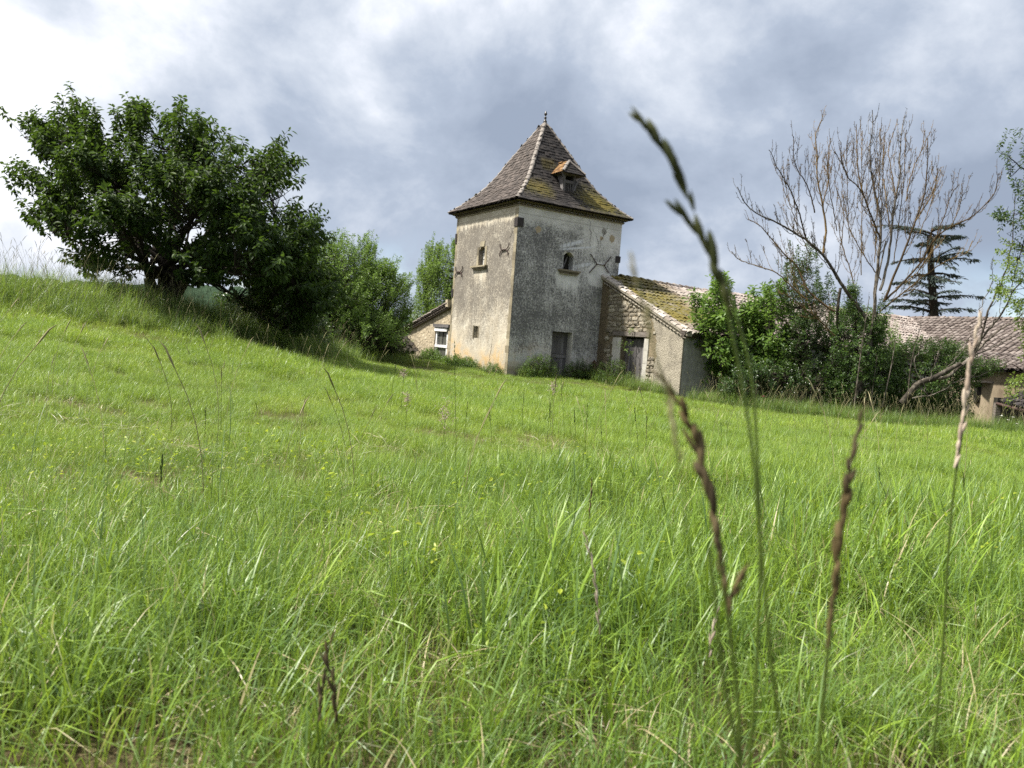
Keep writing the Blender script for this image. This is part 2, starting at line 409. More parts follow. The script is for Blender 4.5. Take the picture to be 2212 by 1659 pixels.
def tile_mat(name, stops, lich, moss=None, side=None, spec=.25, rough=.75):
    m_, t = mat(name); o = t.pos(); f = t.noise(o, 16, 5, .6); f2 = t.noise(o, 55, 4, .65); lo = t.noise(o, 1.3, 4, .6)
    tt = t.m('FRACT', t.add(t.attr('tint'), t.rnd()))
    c = t.ramp(t.m('ADD', t.mul(f, .45), t.mul(tt, .55), clamp=True), stops)
    amt, lc = lich
    c = t.mix(t.mul(t.ss(t.add(t.mul(f2, .6), t.mul(f, .4)), .60 - amt * .2, .70 - amt * .2), .85), c, lc)
    h = f2
    if moss:
        k = moss(t, o, lo, f, f2); c = t.mix(k, c, t.mix(t.ss(f2, .35, .65), t.mix(t.ss(lo, .4, .6), (.035, .036, .008), (.085, .060, .010)), (.125, .108, .016)))
        h = t.add(f2, t.mul(k, 1.2))
    t.out(t.bsdf(c, rough, spec, t.bump(h, .5, .02))); return m_


def loc_uv(t, o):
    """tower-frame u, v, z from world position"""
    x, y, z = t.xyz(o); x = t.sub(x, TC[0]); y = t.sub(y, TC[1])
    return t.add(t.mul(x, ta[0]), t.mul(y, ta[1])), t.add(t.mul(x, tb[0]), t.mul(y, tb[1])), z


def moss_right(t, o, lo, f, f2):
    u, v, z = loc_uv(t, o)
    a_ = t.mul(t.ss(t.add(u, t.mul(t.sub(t.add(lo, f), 1.0), 2.2)), 2.5, 3.5), t.mul(t.ss(t.add(z, t.mul(t.sub(lo, .5), 1.6)), 6.7, 5.9), t.ss(t.add(z, t.mul(t.sub(f, .5), .8)), 5.1, 5.6)))
    b_ = t.mul(t.mul(t.ss(t.add(u, lo), 2.4, 1.9), t.ss(t.add(u, lo), .6, 1.0)), t.mul(t.ss(t.add(z, t.mul(t.sub(f, .5), 1.2)), 6.5, 6.0), t.ss(t.add(z, t.mul(t.sub(f, .5), 1.0)), 5.4, 5.85)))
    c_ = t.mul(t.mul(t.ss(t.m('ABSOLUTE', t.sub(u, 2.0)), .5, .2), t.ss(t.m('ABSOLUTE', t.sub(z, 7.1)), .35, .1)), .5)
    k = t.mx(t.mx(a_, t.mul(b_, .75)), c_)
    return t.mul(k, t.ss(t.add(t.mul(f, .6), t.mul(lo, .5)), .42, .58))


def moss_barn(t, o, lo, f, f2):
    u, v, z = loc_uv(t, o)
    k = t.mul(t.ss(t.add(u, t.mul(t.sub(lo, .5), 3.0)), 8.0, 6.2), t.mul(t.ss(t.add(v, t.mul(f, .8)), -4.3, -3.6), 1.0))
    return t.mul(k, t.ss(t.add(t.mul(f, .5), t.mul(lo, .6)), .38, .56))


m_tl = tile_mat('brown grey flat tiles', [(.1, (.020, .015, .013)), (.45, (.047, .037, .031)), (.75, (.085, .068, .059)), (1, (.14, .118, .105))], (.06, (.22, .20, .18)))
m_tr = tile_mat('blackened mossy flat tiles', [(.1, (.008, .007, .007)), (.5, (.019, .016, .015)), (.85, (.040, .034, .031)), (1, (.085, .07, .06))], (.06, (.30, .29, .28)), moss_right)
m_to = tile_mat('orange lichened flat tiles', [(.1, (.07, .035, .014)), (.5, (.16, .080, .026)), (.9, (.26, .16, .07))], (.1, (.28, .24, .14)))
m_hip = tile_mat('buff ridge tiles', [(.1, (.125, .108, .095)), (.6, (.20, .178, .158)), (1, (.27, .245, .22))], (.10, (.34, .32, .28)))
m_canal = tile_mat('pale canal tiles', [(.05, (.09, .062, .050)), (.3, (.165, .132, .115)), (.6, (.24, .205, .185)), (.9, (.33, .295, .265)), (1, (.30, .14, .05))], (.22, (.42, .39, .35)), moss_barn)
m_canal2 = tile_mat('weathered grey brown canal tiles', [(.05, (.05, .038, .032)), (.4, (.12, .096, .084)), (.8, (.215, .183, .163)), (.97, (.30, .27, .245)), (1, (.34, .12, .045))], (.14, (.34, .31, .28)))
m_verge = tile_mat('pale verge tiles', [(.05, (.12, .09, .065)), (.35, (.22, .19, .16)), (.7, (.40, .37, .33)), (.85, (.30, .17, .07)), (1, (.26, .12, .04))], (.3, (.52, .49, .45)))  # paler canal tiles; sunlight along the verge is put into the colour
m_canal3 = tile_mat('dark canal tiles', [(.1, (.018, .015, .015)), (.6, (.05, .043, .042)), (1, (.10, .09, .09))], (.1, (.2, .19, .19)))  # near-black tiles; the shade over the shed roof is put into the colour
m_mossroof = tile_mat('brown moss on old tiles', [(.1, (.010, .007, .004)), (.6, (.022, .016, .008)), (1, (.04, .028, .012))], (.05, (.05, .045, .025)))


# ------------------------------------------------------------------ building helpers
def wall_holes(axis, a0, a1, z0, z1, at, outw, holes, thick=.42):
    """a wall in the plane axis=at with rectangular openings and their reveals; outw = -1/+1 outward side"""
    xs = sorted({a0, a1, *[h[0] for h in holes], *[h[1] for h in holes]}); zs = sorted({z0, z1, *[h[2] for h in holes], *[h[3] for h in holes]})
    def refine(q):
        r = [q[0]]
        for b_ in q[1:]:
            n_ = max(1, int(math.ceil((b_ - r[-1]) / .5))); s_ = r[-1]; r += [s_ + (b_ - s_) * (k + 1) / n_ for k in range(n_)]
        return r
    xs, zs = refine(xs), refine(zs); V, F = [], []
    def P(a_, z_, dd=0): return (at - outw * dd, a_, z_) if axis == 'u' else (a_, at - outw * dd, z_)
    def quad(*q):
        k = len(V); V.extend(q); F.append((k, k + 1, k + 2, k + 3))
    for i_ in range(len(xs) - 1):
        for j_ in range(len(zs) - 1):
            cx, cz = (xs[i_] + xs[i_ + 1]) / 2, (zs[j_] + zs[j_ + 1]) / 2
            if any(h[0] < cx < h[1] and h[2] < cz < h[3] for h in holes): continue
            quad(P(xs[i_], zs[j_]), P(xs[i_ + 1], zs[j_]), P(xs[i_ + 1], zs[j_ + 1]), P(xs[i_], zs[j_ + 1]))
    for h in holes:
        quad(P(h[0], h[2]), P(h[0], h[2], thick), P(h[0], h[3], thick), P(h[0], h[3])); quad(P(h[1], h[2], thick), P(h[1], h[2]), P(h[1], h[3]), P(h[1], h[3], thick))
        quad(P(h[0], h[3]), P(h[0], h[3], thick), P(h[1], h[3], thick), P(h[1], h[3])); quad(P(h[0], h[2], thick), P(h[0], h[2]), P(h[1], h[2]), P(h[1], h[2], thick))
    return np.array(V, float), np.array(F)


def half_tile(n=5, wd=1.0, h=.42, taper=.8, th=.09):
    """canal tile: runs along +y from 0 (wide front) to 1, x across, z up"""
    an = np.linspace(math.pi, 0, n + 1); V = []
    for y, s in ((0, 1.0), (1, taper)):
        V += [(math.cos(q) * wd / 2 * s, y, math.sin(q) * h * s - y * .10) for q in an]
    V += [(math.cos(q) * (wd / 2 - th), 0, math.sin(q) * (h - th)) for q in an]
    V += [(math.cos(q) * (wd / 2 - th) * taper, .9, math.sin(q) * (h - th) * taper - .1) for q in an]
    k = n + 1; F = []
    for i_ in range(n):
        F += [(i_, i_ + 1, k + i_ + 1, k + i_), (2 * k + i_ + 1, 2 * k + i_, 3 * k + i_, 3 * k + i_ + 1), (i_ + 1, i_, 2 * k + i_, 2 * k + i_ + 1)]
    return np.array(V), np.array(F)


HT_V, HT_F = half_tile()


def frame_many(TV, TF, O, EX, EY, EZ):
    """copies of a template: V = O + x*EX + y*EY + z*EZ"""
    V = O[:, None] + TV[None, :, 0:1] * EX[:, None] + TV[None, :, 1:2] * EY[:, None] + TV[None, :, 2:3] * EZ[:, None]
    F = TF[None] + (np.arange(len(O)) * len(TV))[:, None, None]
    return V.reshape(-1, 3), F.reshape(-1, TF.shape[1])


_tm = {}


def single_tiles(name, parent, m_, O, EX, EY, EZ, variants=5):
    """each tile an object of its own, sharing mesh data"""
    key = (name, m_.name, round(float(np.linalg.norm(EX[0])), 2))
    if key not in _tm:
        sx, sy, sz = (np.linalg.norm(q[0]) for q in (EX, EY, EZ)); _tm[key] = []
        for k in range(variants):
            V = HT_V * np.array([sx, sy, sz]) + rng.normal(0, .003, HT_V.shape)
            _tm[key].append(mesh(name, V, HT_F, m_, smooth=False, tint=np.full(len(V), k / variants)))
    off = OFF[parent.name]; obs = []
    for k in range(len(O)):
        o = bpy.data.objects.new(name, _tm[key][k % variants]); COL.objects.link(o); o.parent = parent
        x, y, z = (nrm(q[k]) for q in (EX, EY, EZ)); q = O[k] - off
        o.matrix_local = Matrix(((x[0], y[0], z[0], q[0]), (x[1], y[1], z[1], q[1]), (x[2], y[2], z[2], q[2]), (0, 0, 0, 1))); obs.append(o)
    return obs


def canal_roof(parent, m_, O, X, Y, nc, nr, pw, ex, nsingle=0, order=None, sag=.03, skip=None, roofname='roof', verge=None):
    """rows of half-round tiles over a deck; O eave corner, X along the eave, Y up the slope (unit vectors)"""
    X = nrm(np.asarray(X, float)); Y = nrm(np.asarray(Y, float)); Z = nrm(np.cross(X, Y)); Z = Z if Z[2] > 0 else -Z
    W, H = nc * pw, nr * ex
    deck = MB(); nn = 12
    gx, gy = np.meshgrid(np.linspace(.13, W - .13, nn), np.linspace(.06, H, 6)); P = O + X * gx[..., None] + Y * gy[..., None] - Z * .01
    i_ = np.arange(5)[:, None] * nn + np.arange(nn - 1)[None]; F = np.stack([i_, i_ + 1, i_ + nn + 1, i_ + nn], -1).reshape(-1, 4)
    deck.add(P.reshape(-1, 3), F, .1); deck.add((P - Z * .07).reshape(-1, 3), F[:, ::-1], .1)
    rf = deck.build(roofname, m_canal3 if m_ is not m_mossroof else m_mossroof, parent)
    ci, ri = np.meshgrid(np.arange(nc), np.arange(nr)); ci, ri = ci.ravel(), ri.ravel()
    P = O + X * ((ci + .5) * pw)[:, None] + Y * (ri * ex)[:, None]
    P = P + X * rng.normal(0, .012, len(P))[:, None] + Y * rng.normal(0, .02, len(P))[:, None] + Z * (.012 + rng.normal(0, .006, len(P)) + sag * np.sin(ci * .23) * np.sin(ri * .4 + 1))[:, None]
    if skip is not None:
        kp = ~skip(P); P = P[kp]; ci = ci[kp]; ri = ri[kp]
    Yj = nrm(Y + rng.normal(0, .025, (len(P), 3)) * np.array([1, 1, .4])); Xj = nrm(np.cross(Yj, Z)) * (1 if np.dot(np.cross(Y, Z), X) > 0 else -1)
    Zj = nrm(np.cross(Xj, Yj)); Zj = Zj * np.sign(Zj[:, 2:3]); Xj = np.cross(Yj, Zj)
    EX, EY, EZ = Xj * pw * .93, Yj * ex * 1.28, Zj * pw * .85
    idx = np.argsort(order(ci, ri)) if order is not None else np.arange(len(P))
    one, rest = idx[:nsingle], idx[nsingle:]
    if verge is not None:
        q = one[ci[one] < 2]; one = one[ci[one] >= 2]; single_tiles('verge_tile', rf, verge, P[q], EX[q], EY[q], EZ[q])
    if len(one): single_tiles('roof_tile', rf, m_, P[one], EX[one], EY[one], EZ[one])
    if len(rest):
        V, F = frame_many(HT_V, HT_F, P[rest], EX[rest], EY[rest], EZ[rest])
        mk('roof_tiles', V, F, m_, rf, tint=np.repeat(rng.random(len(rest)), len(HT_V)), kind='stuff')
    return rf


def row_tiles(name, parent, m_, P0, P1, n, wd, up=(0, 0, 1), single=True, sag=0.0):
    """half-round tiles end to end along a line (ridges, hips)"""
    P0, P1 = np.asarray(P0, float), np.asarray(P1, float); tt = np.linspace(0, 1, n + 1)
    P = P0 + (P1 - P0) * tt[:, None]; P[:, 2] -= sag * np.sin(tt * math.pi)
    Y = P[1:] - P[:-1]; L = np.linalg.norm(Y, axis=1, keepdims=True); Yn = Y / L
    X = nrm(np.cross(Yn, np.asarray(up, float)[None])); Z = np.cross(X, Yn)
    J = rng.normal(0, .006, (n, 3))
    if single: return single_tiles(name, parent, m_, P[:-1] + J, X * wd, Yn * L.mean() * 1.12, Z * wd * .9)
    V, F = frame_many(HT_V, HT_F, P[:-1] + J, X * wd, Yn * L.mean() * 1.12, Z * wd * .9)
    return mk(name + 's', V, F, m_, parent, tint=np.repeat(rng.random(n), len(HT_V)), kind='stuff')


def stone_mesh(m_, seed, nu=9, nv=5):
    r = np.random.default_rng(seed); th = np.linspace(0, 2 * math.pi, nu, endpoint=False); ph = np.linspace(-math.pi / 2, math.pi / 2, nv)
    pw = lambda q, e: np.sign(q) * np.abs(q) ** e
    V = [(0, 0, -.5)]
    for p_ in ph[1:-1]:
        for q in th: V.append((.5 * pw(math.cos(p_), .35) * pw(math.cos(q), .30), .5 * pw(math.cos(p_), .35) * pw(math.sin(q), .55), .5 * pw(math.sin(p_), .55)))
    V.append((0, 0, .5)); V = np.array(V); V += r.normal(0, .065, V.shape); F3 = []; F4 = []; k = len(V) - 1
    for j_ in range(nu): F3 += [(0, 1 + (j_ + 1) % nu, 1 + j_), (k, k - nu + j_, k - nu + (j_ + 1) % nu)]
    for q in range(nv - 3):
        for j_ in range(nu): F4.append((1 + q * nu + j_, 1 + q * nu + (j_ + 1) % nu, 1 + (q + 1) * nu + (j_ + 1) % nu, 1 + (q + 1) * nu + j_))
    return V, np.array(F3), np.array(F4)

# ------------------------------------------------------------------ the tower
TW = empty('tower', uvw(0, 0, ZB), 'tall square render tower with a steep tiled pyramid roof and black finial', 'tower', rotz=YAW, off=(0, 0, ZB))
TS, ZT = 4.9, 5.22
HR = [(1.92, 2.90, -1.2, .57), (2.17, 2.64, 2.96, 3.64)]
HL = [(2.30, 2.78, 2.98, 3.72), (2.44, 2.76, .10, .57)]
V, F = wall_holes('v', 0, TS, ZB - .4, ZT, 0, -1, HR); mk('wall', V, F, m_wr, TW, label='lichen-blackened grey face with the door and a white top band')
V, F = wall_holes('u', 0, TS, ZB - .4, ZT, 0, -1, HL); mk('wall', V, F, m_wl, TW, label='warmer face with ochre foot and narrow arched window')
V, F = wall_holes('v', 0, TS, ZB - .4, ZT, TS, 1, []); mk('wall', V, F, m_wr, TW)
V, F = wall_holes('u', 0, TS, ZB - .4, ZT, TS, 1, []); mk('wall', V, F, m_wl, TW)

# dressed corner stones along the near corner (thin slabs, a little proud)
z = ZB - .1; k = 0
while z < 4.78:
    h_ = random.uniform(.26, .40); wl = (.23 if k % 2 else .20) + random.uniform(-.02, .02)
    V = boxv(-.002, .012, -.0015, wl, z, z + h_ - .004)
    e_ = rng.normal(0, .03, 2); V[[2, 3, 6, 7], 1] += np.array([e_[0], e_[0], e_[1], e_[1]])
    mk('corner_stone', V, QB, m_quoin, TW)
    z += h_; k += 1
z = -.9
while z < 4.9:
    h_ = random.uniform(.3, .45); wl = random.uniform(.12, .2)
    mk('corner_stone', boxv(-.002, .02, TS - wl, TS + .003, z, z + h_ - .012), QB, m_quoin, TW); z += h_

# iron plates bolted on the corners
for (b, nm) in (((-.035, .24, -.035, .20, 4.30, 4.62), 'near corner'), ((-.03, .06, TS - .10, TS + .035, 4.0, 4.42), ''), ((TS - .2, TS + .03, -.03, .06, 3.52, 3.78), ''), ((-.03, .06, TS - .10, TS + .03, 1.75, 2.1), '')):
    MB().box(*b, jit=.004).build('corner_plate', m_plate, TW)

# cornice: two courses of small half-round tiles under the eaves, on a strip of mortar
cv = MB()
for s_ in range(4):
    ax, ay = [((1, 0), (0, -1)), ((0, 1), (-1, 0)), ((1, 0), (0, 1)), ((0, 1), (1, 0))][s_]
    org = [(0, 0), (0, 0), (0, TS), (TS, 0)][s_]
    n_ = 31; O = []; EX = []; EY = []
    for lay, (zz, pr) in enumerate(((5.10, .10), (5.17, .17))):
        for q in range(n_):
            c_ = -pr * .5 + (q + .5) * (TS + pr) / n_ + lay * .06
            O.append((org[0] + ax[0] * c_ + ay[0] * pr, org[1] + ax[1] * c_ + ay[1] * pr, zz)); EX.append((ax[0] * .15, ax[1] * .15, 0)); EY.append((-ay[0] * (pr + .02), -ay[1] * (pr + .02), 0))
    O, EX, EY = map(lambda q: np.array(q, float), (O, EX, EY)); EZ = np.tile((0, 0, .10), (len(O), 1))
    V, F = frame_many(HT_V, HT_F, O, EX, EY, EZ); cv.add(V, F, .5)
cv.box(-.05, TS + .05, -.05, TS + .05, 5.06, 5.09, t=.3); cv.box(-.16, TS + .16, -.16, TS + .16, 5.215, 5.235, t=.2)
cv.build('cornice', m_quoin, TW, kind='stuff')

# roof
HWR, ZE, HRF, CEN = 2.74, 5.235, 3.80, TS / 2
PT = np.array([1, .87, .75, .65, .56, .45, .35, .19, .037, 0.0]); PH = np.array([0, .075, .16, .235, .32, .45, .59, .78, .97, 1.0])
sl_ = np.concatenate([[0], np.cumsum(np.hypot(np.diff(PT) * HWR, np.diff(PH) * HRF))])
def prof(s): return np.interp(s, sl_, PT) * HWR, np.interp(s, sl_, PH) * HRF + ZE
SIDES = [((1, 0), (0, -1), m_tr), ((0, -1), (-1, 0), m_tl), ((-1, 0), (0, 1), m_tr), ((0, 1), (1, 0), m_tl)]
ROOF = MB(); ss_ = np.linspace(0, sl_[-1], 24)
for (ax, ou, _) in SIDES:
    dd, hz = prof(ss_); V = []
    for q in range(24):
        for sg in (-1, 1):
            V.append((CEN + ax[0] * sg * dd[q] + ou[0] * dd[q], CEN + ax[1] * sg * dd[q] + ou[1] * dd[q], hz[q] - .015))
    ROOF.add(V, np.array([(2 * q, 2 * q + 1, 2 * q + 3, 2 * q + 2) for q in range(23)]), .3)
RF = ROOF.build('roof', m_tr, TW)
TB = boxv(-.5, .5, 0, 1, 0, 1)
for sd, (ax, ou, m_) in enumerate(SIDES):
    O, EX, EY, EZ = [], [], [], []
    nrow = 31; ex_ = (sl_[-1] - .05) / nrow
    for r_ in range(nrow):
        s0 = r_ * ex_; d0, h0 = prof(s0); d1, h1 = prof(s0 + ex_ * 1.6); L = math.hypot(d0 - d1, h1 - h0)
        up = np.array([-ou[0] * (d0 - d1) / L, -ou[1] * (d0 - d1) / L, (h1 - h0) / L]); Z = np.array([ou[0] * up[2], ou[1] * up[2], (d0 - d1) / L]); X = np.array([ax[0], ax[1], 0.])
        if r_ == 0: d0 += .03; 
        tw = .175; n_ = max(1, int(2 * d0 / tw)); xs = (np.arange(n_) - (n_ - 1) / 2 + (.5 if r_ % 2 else 0)) * tw + rng.normal(0, .006, n_)
        xs = xs[np.abs(xs) < d0 - .03]
        for x in xs:
            lift = rng.normal(.012, .006); e = up * math.cos(.10) - Z * math.sin(.10) + X * rng.normal(0, .03)
            O.append(np.array([CEN, CEN, 0]) + np.array([ou[0] * d0, ou[1] * d0, 0]) + X * x + np.array([0, 0, h0]) + Z * (.016 + lift) - up * rng.uniform(0, .02))
            EX.append(X * (tw * rng.uniform(.88, .99))); EY.append(e * ex_ * 1.5); EZ.append(Z * .034)
    O, EX, EY, EZ = map(np.array, (O, EX, EY, EZ))
    if sd == 0:      # leave room for the dormer
        kp = ~((np.abs(O[:, 0] - 2.53) < .33) & (O[:, 2] > 6.0) & (O[:, 2] < 6.75)); O, EX, EY, EZ = O[kp], EX[kp], EY[kp], EZ[kp]
    V, F = frame_many(TB, QB, O, EX, EY, EZ)
    mk('roof_tiles', V, F, m_, RF, tint=np.repeat(rng.random(len(O)), 8), kind='stuff')
for (sx, sy) in ((-1, -1), (1, -1), (-1, 1), (1, 1)):
    s0 = 0; n_ = 17; qs = np.linspace(0, sl_[-1] - .06, n_ + 1); dd, hz = prof(qs)
    P = np.stack([CEN + sx * dd, CEN + sy * dd, hz + .045], -1); Y = P[1:] - P[:-1]; L = np.linalg.norm(Y, axis=1, keepdims=True); Yn = Y / L
    X = nrm(np.cross(Yn, np.array([[0, 0, 1.]]))); Z = np.cross(X, Yn)
    for k in range(0, n_):
        obs = single_tiles('hip_tile', RF, m_hip, P[k:k + 1] - Z[k:k + 1] * .012, X[k:k + 1] * .185, Yn[k:k + 1] * .40, Z[k:k + 1] * .15)

# finial, turned on an axis
pr = [(0, .0), (.10, .0), (.085, .05), (.055, .07), (.05, .16), (.075, .18), (.075, .21), (.045, .23), (.04, .31), (.06, .33), (.06, .35), (.022, .37), (.02, .42), (.055, .45), (.065, .49), (.045, .54), (.012, .60), (0, .62)]
n_ = 10; V = [(CEN + r_ * math.cos(q * 2 * math.pi / n_), CEN + r_ * math.sin(q * 2 * math.pi / n_), 8.93 + h_) for r_, h_ in pr for q in range(n_)]
F = np.array([(i_ * n_ + j_, i_ * n_ + (j_ + 1) % n_, (i_ + 1) * n_ + (j_ + 1) % n_, (i_ + 1) * n_ + j_) for i_ in range(len(pr) - 1) for j_ in range(n_)])
mk('finial', V, F, m_glaze, TW, smooth=True)

# dormer
u0, u1, vf = 2.27, 2.79, .52
DM = MB().box(u0 + .03, u1 - .03, vf + .42, vf + .45, 6.0, 6.8, t=0).build('dormer', m_black, TW)
MB().box(u0 - .02, u0 + .07, vf, vf + .09, 5.93, 6.72).build('post', m_wood, DM); MB().box(u1 - .07, u1 + .02, vf, vf + .09, 5.93, 6.72).build('post', m_wood, DM)
MB().box(u0 + .07, u1 - .07, vf + .005, vf + .085, 6.36, 6.47).build('rail', m_wood, DM)
MB().box(u0 - .04, u1 + .04, vf - .02, vf + .1, 5.90, 5.96).build('sill', m_wood, DM)
for q in range(5):
    x = u0 + .10 + q * .08; MB().box(x, x + .028, vf + .03, vf + .05, 5.96, 6.36, rot=(rng.normal(0, .04), 'Y')).build('slat', m_wood, DM)
for s_, x in ((-1, u0), (1, u1)):
    P = bez(np.array([x, vf - .02, 6.1]), np.array([x + s_ * .02, vf - .05, 6.45]), np.array([x + s_ * .26, vf - .2, 6.70]), 8); MB().tube(P, .035, 4).build('bracket', m_wood, DM)
    V = np.array([(x, vf + .01, 5.95), (x, vf + .01, 6.74), (x, vf + .75, 6.74), (x, vf + .62, 6.45)]); V = np.concatenate([V, V + np.array([s_ * .025, 0, 0])])
    MB().add(V, np.array([(0, 1, 2, 3), (7, 6, 5, 4), (0, 4, 5, 1), (1, 5, 6, 2), (2, 6, 7, 3), (3, 7, 4, 0)]), .4).build('cheek', m_wood, DM)
eL, eR, vE, zE, zR, uR = 2.02, 3.08, .27, 6.70, 7.22, 2.56
rr_ = [np.array(q) for q in ((eL, vE, zE), (eR, vE, zE), (eR, 1.35, zE), (eL, 1.35, zE), (uR, .68, zR), (uR, 1.5, zR))]
dr = MB(); Vd = np.array([rr_[0], rr_[1], rr_[2], rr_[3], rr_[4], rr_[5]])
dr.add(Vd, np.array([(0, 4, 5, 3), (1, 2, 5, 4)]), .3); dr.add(Vd, np.array([(0, 1, 4)]), .3); dr.add(Vd - np.array([0, 0, .03]), np.array([(0, 1, 2, 3)]), .3)
DR = dr.build('dormer_roof', m_beam, TW)
def small_tiles(A, B, Ctop, Dtop, nr, m_, nm, tw=.13):
    O, EX, EY, EZ = [], [], [], []
    for r_ in range(nr):
        a_ = A + (Dtop - A) * r_ / nr; b_ = B + (Ctop - B) * r_ / nr; L = np.linalg.norm(b_ - a_); n_ = max(1, int(L / tw))
        up = nrm((Dtop + Ctop - A - B)); X = nrm(B - A); Z = nrm(np.cross(X, up)); Z = Z if Z[2] > 0 else -Z
        for q in range(n_):
            O.append(a_ + (b_ - a_) * (q + .5) / n_ + Z * rng.normal(.02, .004) - up * .03); EX.append(X * L / n_ * .95); EY.append(nrm(up - Z * .08) * (np.linalg.norm((Dtop + Ctop - A - B) / 2) / nr * 1.4)); EZ.append(Z * .016)
    V, F = frame_many(TB, QB, *map(np.array, (O, EX, EY, EZ))); mk(nm, V, F, m_, DR, tint=np.repeat(rng.random(len(O)), 8), kind='stuff')
small_tiles(rr_[3], rr_[0], rr_[4], rr_[5], 5, m_to, 'dormer_tiles'); small_tiles(rr_[0], rr_[1], rr_[4], rr_[4], 5, m_tr, 'dormer_tiles'); small_tiles(rr_[1], rr_[2], rr_[5], rr_[4], 5, m_tr, 'dormer_tiles')
row_tiles('hip_tile', DR, m_hip, rr_[0] + np.array([.0, 0, .03]), rr_[4] + np.array([0, 0, .03]), 2, .15); row_tiles('hip_tile', DR, m_hip, rr_[1] + np.array([0, 0, .03]), rr_[4] + np.array([0, 0, .03]), 2, .15)
row_tiles('ridge_tile', DR, m_to, rr_[4] + np.array([0, 0, .02]), rr_[5] + np.array([0, 0, .02]), 2, .14)

# door
DO = empty_door = MB().box(1.93, 2.89, .36, .38, -1.25, .56, t=.0).build('door', m_black, TW)
for q in range(6):
    x = 1.935 + q * .159; MB().box(x, x + .153, .325 + rng.uniform(0, .006), .358, -1.2, .36, jit=.002).build('plank', m_wood, DO)
MB().box(1.94, 2.86, .295, .323, -.44, -.31, jit=.004).build('rail', m_wood, DO); MB().box(1.94, 2.86, .298, .323, -.28, -.26, jit=.003).build('rail', m_wood, DO)
MB().box(1.925, 2.895, .31, .358, .365, .56, jit=.004).build('transom_board', m_wood, DO)
MB().box(2.872, 2.897, .003, .40, -1.2, .566, jit=.001).build('pale_reveal_lining', m_jamb, TW)  # whitish lining added on the sunlit reveal, its light put into the colour
MB().box(1.90, 2.92, -.03, .3, -1.22, -1.14, jit=.01).build('door_step', m_stone, TW)
# arched window of the grey face
WR = MB().box(2.175, 2.635, .30, .31, 2.965, 3.64, t=0).build('window', m_black, TW)
def arch(a0, a1, zb, zt, at, outw, axis, thick, m_, parent, nm='arch_stone'):
    an = np.linspace(0, 1, 9); V = []
    for dd in (0.004, thick - .004):
        for q in an:
            x = a0 + .002 + (a1 - a0 - .004) * q; zz = zb + (zt - zb) * (1 - (2 * q - 1) ** 2)
            for zq in (zz, zt + .004):
                V.append((x, at - outw * dd, zq) if axis == 'v' else (at - outw * dd, x, zq))
    F = []; n_ = 18
    for q in range(8):
        F += [(2 * q, 2 * q + 2, 2 * q + 3, 2 * q + 1), (n_ + 2 * q, n_ + 2 * q + 1, n_ + 2 * q + 3, n_ + 2 * q + 2), (2 * q, n_ + 2 * q, n_ + 2 * q + 2, 2 * q + 2)]
    mk(nm, V, np.array(F), m_, parent)
arch(2.17, 2.64, 3.50, 3.638, 0, -1, 'v', .3, m_jamb, WR)
MB().box(2.36, 2.40, .18, .22, 2.98, 3.5, rot=(.35, 'Y')).build('broken_slat', m_wood, WR)
for (a_, b_, c_, e_) in ((1.94, 2.93, .16, .07), (1.99, 2.89, .11, .05), (2.02, 2.86, .07, .05)):
    zz = {.16: 2.89, .11: 2.835, .07: 2.78}[c_]
    MB().box(a_, b_, -c_, .02, zz, zz + e_ - .004, jit=.004).build('window_sill', m_quoin, TW)
# arched window of the warm face
WL = MB().box(.17, .20, 2.31, 2.77, 2.985, 3.70, t=.5).build('window', m_jamb, TW)
MB().box(.155, .168, 2.32, 2.76, 3.24, 3.25, t=.1).build('panel_joint', m_wood, WL); MB().box(.15, .17, 2.32, 2.76, 3.52, 3.55, t=.1).build('bar', m_iron, WL)
arch(2.30, 2.78, 3.58, 3.718, 0, -1, 'u', .16, m_quoin, WL)
for (b) in ((-.018, .03, 2.785, 2.95, 2.98, 3.40), (-.016, .03, 2.785, 2.92, 3.40, 3.72), (-.018, .03, 2.12, 2.295, 2.98, 3.30), (-.016, .03, 2.15, 2.295, 3.30, 3.72), (-.02, .03, 2.36, 2.72, 3.725, 3.93)):
    MB().box(*b, jit=.006).build('surround_stone', m_quoin, WL)
for (a_, b_, c_, zz, e_) in ((2.02, 3.22, .15, 2.905, .07), (2.10, 3.12, .10, 2.85, .05), (2.16, 3.06, .06, 2.80, .05)):
    MB().box(-c_, .02, a_, b_, zz, zz + e_ - .004, jit=.004).build('window_sill', m_quoin, TW)
SW = MB().box(.20, .22, 2.445, 2.755, .11, .565, t=.4).build('slit_window', m_quoin, TW)
for b in ((-.012, .03, 2.765, 2.87, .08, .60), (-.012, .03, 2.36, 2.435, .12, .58)): MB().box(*b, jit=.006).build('surround_stone', m_quoin, SW)

